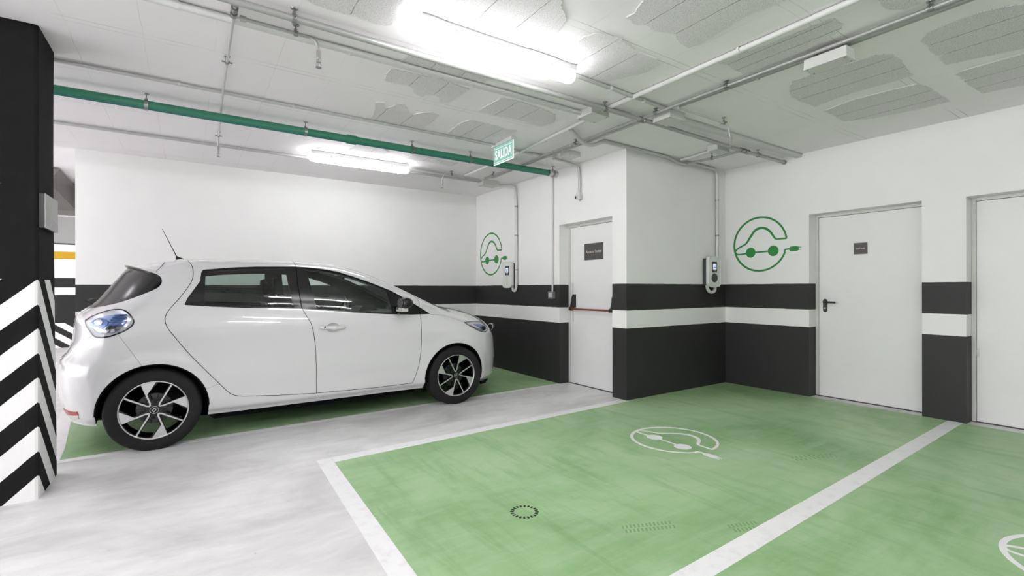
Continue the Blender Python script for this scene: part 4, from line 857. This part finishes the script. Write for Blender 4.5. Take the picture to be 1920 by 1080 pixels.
# conduits across
pipe('ceiling_conduit', 'white painted conduit crossing the ceiling towards the far box', 'conduit', [(2.89, -3, 2.741), (2.925, 2.6, 2.741), (2.93, 2.98, 2.741)], .018, 'paintpipe', axis='y', clips=[(2.90, .6, 2.741), (2.915, 1.75, 2.741), (2.925, 2.45, 2.741)])
pipe('ceiling_conduit', 'white painted conduit between the mid ceiling box and the green pipe', 'conduit', [(2.96, 3.18, 2.741), (3.06, 4.4, 2.741), (3.07, 5.7, 2.741)], .015, 'paintpipe', axis='y', clips=[(3.02, 3.9, 2.741)])
b2 = pipe('steel_pipe', 'slim steel pipe on hangers running towards the exit sign', 'pipe', [(3.31, -3, 2.724), (3.315, 3.76, 2.724), (3.33, 5.62, 2.724)], .013, 'darksteel', [(3.31, y, 2.724) for y in (.9, 2.087, 2.735, 3.76)]+[(3.325, 5.4, 2.724)], 'y')
pipe('ceiling_conduit', 'dark conduit running in parallel with the slim steel pipe', 'conduit', [(3.43, -3, 2.743), (3.41, 1.3, 2.743), (3.385, 2.55, 2.743)], .017, 'darksteel', axis='y', clips=[(3.405, 1.9, 2.743)])
pipe('ceiling_conduit', 'thin conduit from the middle lamp to the large box', 'conduit', [(2.24, 2.60, 2.743), (3.30, 2.66, 2.743), (3.42, 2.66, 2.743)], .015, 'steel', clips=[(2.66, 2.624, 2.743), (3.05, 2.645, 2.743)])
pipe('ceiling_conduit', 'thin curved conduit between the exit sign and the small ceiling box', 'conduit', [(2.75, 4.33, 2.745), (3.1, 4.40, 2.745), (3.40, 4.36, 2.745), (3.50, 4.30, 2.745)], .012, 'steel')
pipe('ceiling_conduit', 'thin conduit running alongside towards the wall alarm', 'conduit', [(3.46, 5.75, 2.743), (3.42, 4.62, 2.743), (3.43, 3.7, 2.743), (3.42, 2.95, 2.743)], .012, 'steel', axis='y', clips=[(3.425, 4.1, 2.743)])
# flat trunking to the door wall
tk = thing('cable_trunking', 'flat white cable trunking from the large box to the door wall', 'trunking'); MB().box(3.60, 5.815, 2.735, 2.80, HC-.04, HC-.0005).build('cover', 'paintpipe', tk, bevel=.003); MB().box(3.60, 5.815, 2.728, 2.735, HC-.012, HC-.0005).build('rim', 'steel', tk)
pipe('charger_conduit', 'steel conduit along the ceiling edge and down to the charger in the corner', 'conduit', [(3.00, 3.50, 2.742), (3.10, 3.56, 2.742), (3.22, 3.60, 2.70), (3.31, 3.62, 2.678), (3.42, 3.62, 2.682), (3.54, 3.60, 2.742), (4.62, 3.63, 2.742), (4.80, 3.65, 2.715), (4.93, 3.655, 2.715), (5.05, 3.64, 2.742), (5.595, 3.655, 2.735), (5.603, 3.66, 2.0), (5.603, 3.66, 1.5)], .019, 'steel', clips=(), rb=.10)
pipe('charger_conduit', 'steel conduit bending down the wall to the charger behind the car', 'conduit', [(3.69, 5.90, 2.722), (3.80, 5.84, 2.715), (3.935, 5.795, 2.715), (3.948, 5.79, 2.4), (3.948, 5.785, 1.28), (3.948, 5.80, 1.20), (3.948, 5.87, 1.195), (3.948, 5.885, 1.262)], .020, 'paintpipe', rb=.11)
MB_c = [(3.948, 5.788, z) for z in (2.42, 2.0, 1.5)]
for o_ in [o for o in COL.objects if o.name.startswith('charger_conduit') and o.type == 'EMPTY']:
    pass
cc = [o for o in COL.objects if o.get('label', '').startswith('steel conduit bending down')][0]
for p in MB_c: MB().lathe([(.020, -.01), (.024, -.01), (.024, .01), (.020, .01)], 'z', 16, p).build('clip', 'clamp', cc)
cc = [o for o in COL.objects if o.get('label', '').startswith('steel conduit along the ceiling edge')][0]
for z in (2.35, 1.9): MB().lathe([(.019, -.01), (.023, -.01), (.023, .01), (.019, .01)], 'z', 16, (5.603, 3.66, z)).build('clip', 'clamp', cc)
pipe('pipe_branch', 'dark pipe from the steel pipe to the wall beside the small box', 'pipe', [(4.925, 2.93, 2.70), (4.93, 3.2, 2.70), (4.91, 3.5, 2.70), (4.90, 3.60, 2.70)], .013, 'darksteel', [(4.925, 3.28, 2.70)], 'y')
pipe('ceiling_conduit', 'pale conduit from the small box to the return wall', 'conduit', [(4.79, 3.16, 2.743), (4.83, 3.62, 2.743)], .016, 'paintpipe', axis='y')
# junction boxes
def jbox(x0, x1, y0, y1, z0, label, top=-.0005):
    t = thing('junction_box', label, 'box', ((x0+x1)/2, (y0+y1)/2, HC)); hx, hy = (x1-x0)/2, (y1-y0)/2
    MB().box(-hx, hx, -hy, hy, z0-HC+.012, top).build('body', 'box', t, bevel=.004); MB().box(-hx-.003, hx+.003, -hy-.003, hy+.003, z0-HC, z0-HC+.014).build('lid', 'box', t, bevel=.004)
    for sx in (-1, 1):
        for sy in (-1, 1): MB().lathe([(0, -.002), (.006, -.002), (.006, 0)], 'z', 8, (sx*(hx-.016), sy*(hy-.016), z0-HC)).build('screw', 'clamp', t)
    for sy in (-1, 1): MB().lathe([(.0, -.016*sy), (.022, -.016*sy), (.026, 0)], 'y', 14, (0, sy*hy, (z0-HC+top)/2)).build('gland', 'clamp', t)
jbox(3.31, 3.43, 1.30, 1.545, 2.632, 'long junction box hanging on the parallel pipes at the upper right', -.064)
for y_ in (1.34, 1.50): MB().box(-.005, .005, y_-1.4225-.008, y_-1.4225+.008, -.07, -.0005).build('strap', 'clamp', [o for o in COL.objects if o.name == 'junction_box'][0])
jbox(3.40, 3.60, 2.66, 2.84, 2.685, 'large junction box where the ceiling pipes cross')
jbox(2.80, 3.00, 2.98, 3.16, 2.695, 'square junction box at the end of the wide conduit')
jbox(3.42, 3.68, 5.83, 5.99, 2.69, 'junction box in the ceiling corner above the charger behind the car')
jbox(4.66, 4.88, 3.04, 3.16, 2.705, 'small junction box beside the sprinkler near the door wall')
jbox(3.50, 3.66, 4.08, 4.24, 2.71, 'small junction box above the exit door side wall')
# exit alarm on a drop
al = pipe('wall_sounder', 'small white alarm fitting at the end of a bent conduit above the exit door', 'alarm', [(3.53, 4.40, 2.742), (3.80, 4.44, 2.735), (3.945, 4.43, 2.715), (3.952, 4.425, 2.6), (3.952, 4.425, 2.38)], .016, 'steel', rb=.09)
MB().box(3.925, 3.975, 4.395, 4.455, 2.31, 2.39).build('body', 'box', al, bevel=.006); MB().lathe([(0, -.03), (.014, -.03), (.018, -.01), (.012, 0)], 'y', 12, (3.945, 4.49, 2.345)).build('nozzle', 'charcoal', al); MB().lathe([(0, -.02), (.008, -.02), (.010, 0)], 'z', 10, (3.948, 4.42, 2.31)).build('drip', 'clamp', al)
# switch box with its drop
sw_ = pipe('wall_switch', 'grey switch box at the end of a thin vertical conduit by the exit door', 'switch', [(3.96, 4.955, 2.70), (3.96, 4.962, 1.18)], .0115, 'paintpipe', axis='z')
MB().box(3.925, 3.9745, 4.918, 5.012, 1.095, 1.19).build('body', 'plaque', sw_, bevel=.005); MB().box(3.92, 3.926, 4.935, 4.962, 1.115, 1.17).build('rocker', 'box', sw_, bevel=.002); MB().box(3.92, 3.926, 4.968, 4.995, 1.115, 1.17).build('rocker', 'box', sw_, bevel=.002)

# lit exit sign
es = thing('exit_sign', 'lit green and white exit sign hanging from the ceiling', 'sign', (2.715, 4.21, HC))
MB().box(-.03, .03, -.19, .19, -.035, -.0005).build('housing', 'housing', es, bevel=.004)
MB().box(-.004, .004, -.183, .183, -.222, -.034).build('panel', 'salida', es, bevel=.001)
fr = MB(); 
for b in ((-.0048, .0048, -.1845, .1845, -.2235, -.2155), (-.0048, .0048, -.1845, -.1765, -.2235, -.034), (-.0048, .0048, .1765, .1845, -.2235, -.034), (-.0048, -.0042, -.165, .165, -.062, -.057), (-.0048, -.0042, -.165, .165, -.205, -.200)): fr.box(*b)
fr.build('edge', 'salidatext', es)
lettering('SALIDA', .098, 'salidatext', es, FACE_X(-.0049, 0, -.131) @ Matrix.Diagonal((.98, 1.35, 1, 1)), .0022)

# charging stations
def charger(label, mtx):
    """built facing local -y, back on the wall plane y = 0, centred on x"""
    t = thing('wall_charger', label, 'charger'); t.matrix_world = mtx
    MB().box(-.117, .117, -.066, 0, -.165, .168).build('back_shell', 'charcoal', t, bevel=.012)
    m = MB(); out = [(-.122, -.15), (-.10, -.178), (0, -.188), (.10, -.178), (.122, -.15), (.122, .15), (.105, .18), (0, .188), (-.105, .18), (-.122, .15)]
    m.prism(out, lambda a, b, w: (a, -.088+w, b), .026); m.build('front_shell', 'charger', t, bevel=.008)
    MB().prism([(-.048, -.005), (.048, -.005), (.048, .125), (-.048, .125)], lambda a, b, w: (a, -.0915+w, b), .004).build('display_frame', 'black', t, bevel=.001)
    MB().prism([(-.034, .03), (.034, .03), (.034, .10), (-.034, .10)], lambda a, b, w: (a, -.0925+w, b), .0015).build('screen', 'screen', t)
    sc = MB()
    for k, (a0, a1, z) in enumerate(((-.022, .0, .072), (.004, .024, .072), (-.022, .018, .056))): sc.prism([(a0, z-.004), (a1, z-.004), (a1, z+.004), (a0, z+.004)], lambda a, b, w: (a, -.0932+w, b), .0006)
    sc.build('readout', 'lampblue', t)
    MB().prism([(-.02, .008), (.02, .008), (.02, .02), (-.02, .02)], lambda a, b, w: (a, -.0925+w, b), .0012).build('button', 'plaque', t)
    return t
MAT['lampblue'] = MAT.get('lampblue') or MAT['black']
c2 = charger('charging station with round black socket in the corner of the return wall', Matrix.Translation((5.452, Y2, 1.432)))
MB().lathe([(0, -.012), (.05, -.012), (.056, -.006), (.058, 0)], 'y', 28, (0, -.088, -.075)).build('socket_lid', 'charcoal', c2, smooth=True, auto=40)
MB().tube(bend([(-.075, -.03, -.155), (-.07, -.04, -.225), (-.02, -.045, -.255), (.05, -.045, -.25), (.085, -.04, -.21), (.09, -.03, -.16)], .05), .02, 12).build('cable_loop', 'box', c2, smooth=True)
c1 = charger('charging station on the wall between the green logo and the exit door', Matrix.Translation((X1, 5.935, 1.432)) @ Matrix.Rotation(-PI/2, 4, 'Z'))
MB().prism([(-.02, -.15), (.02, -.15), (.02, -.03), (-.02, -.03)], lambda a, b, w: (a, -.0895+w, b), .003).build('label_strip', 'frame', c1)

# far side beyond the gap: ventilation duct
du = thing('ventilation_duct', 'dull metal ventilation duct beyond the gap beside the pillar', 'duct')
MB().box(-6, .5, 9.3, 9.9, 2.36, 2.70).build('run', 'duct', du, bevel=.01)
for x in (-2.6, -1.75, -.9): MB().box(x-.025, x+.025, 9.27, 9.93, 2.33, 2.73).build('flange', 'steel', du, bevel=.004)
MB().add([(-1.9, 9.3, 2.70), (-1.35, 9.3, 2.70), (-1.35, 8.2, 2.74), (-1.9, 8.2, 2.74), (-1.9, 9.3, 2.36), (-1.35, 9.3, 2.36), (-1.45, 8.2, 2.56), (-1.8, 8.2, 2.56)], [(0, 1, 2, 3), (4, 7, 6, 5), (0, 4, 5, 1), (1, 5, 6, 2), (2, 6, 7, 3), (3, 7, 4, 0)]).build('branch', 'duct', du)
for x in (-1.7, -2.5): MB().tube([(x, 9.28, 2.35), (x, 9.28, HC)], .008, 8).build('hanger', 'clamp', du)
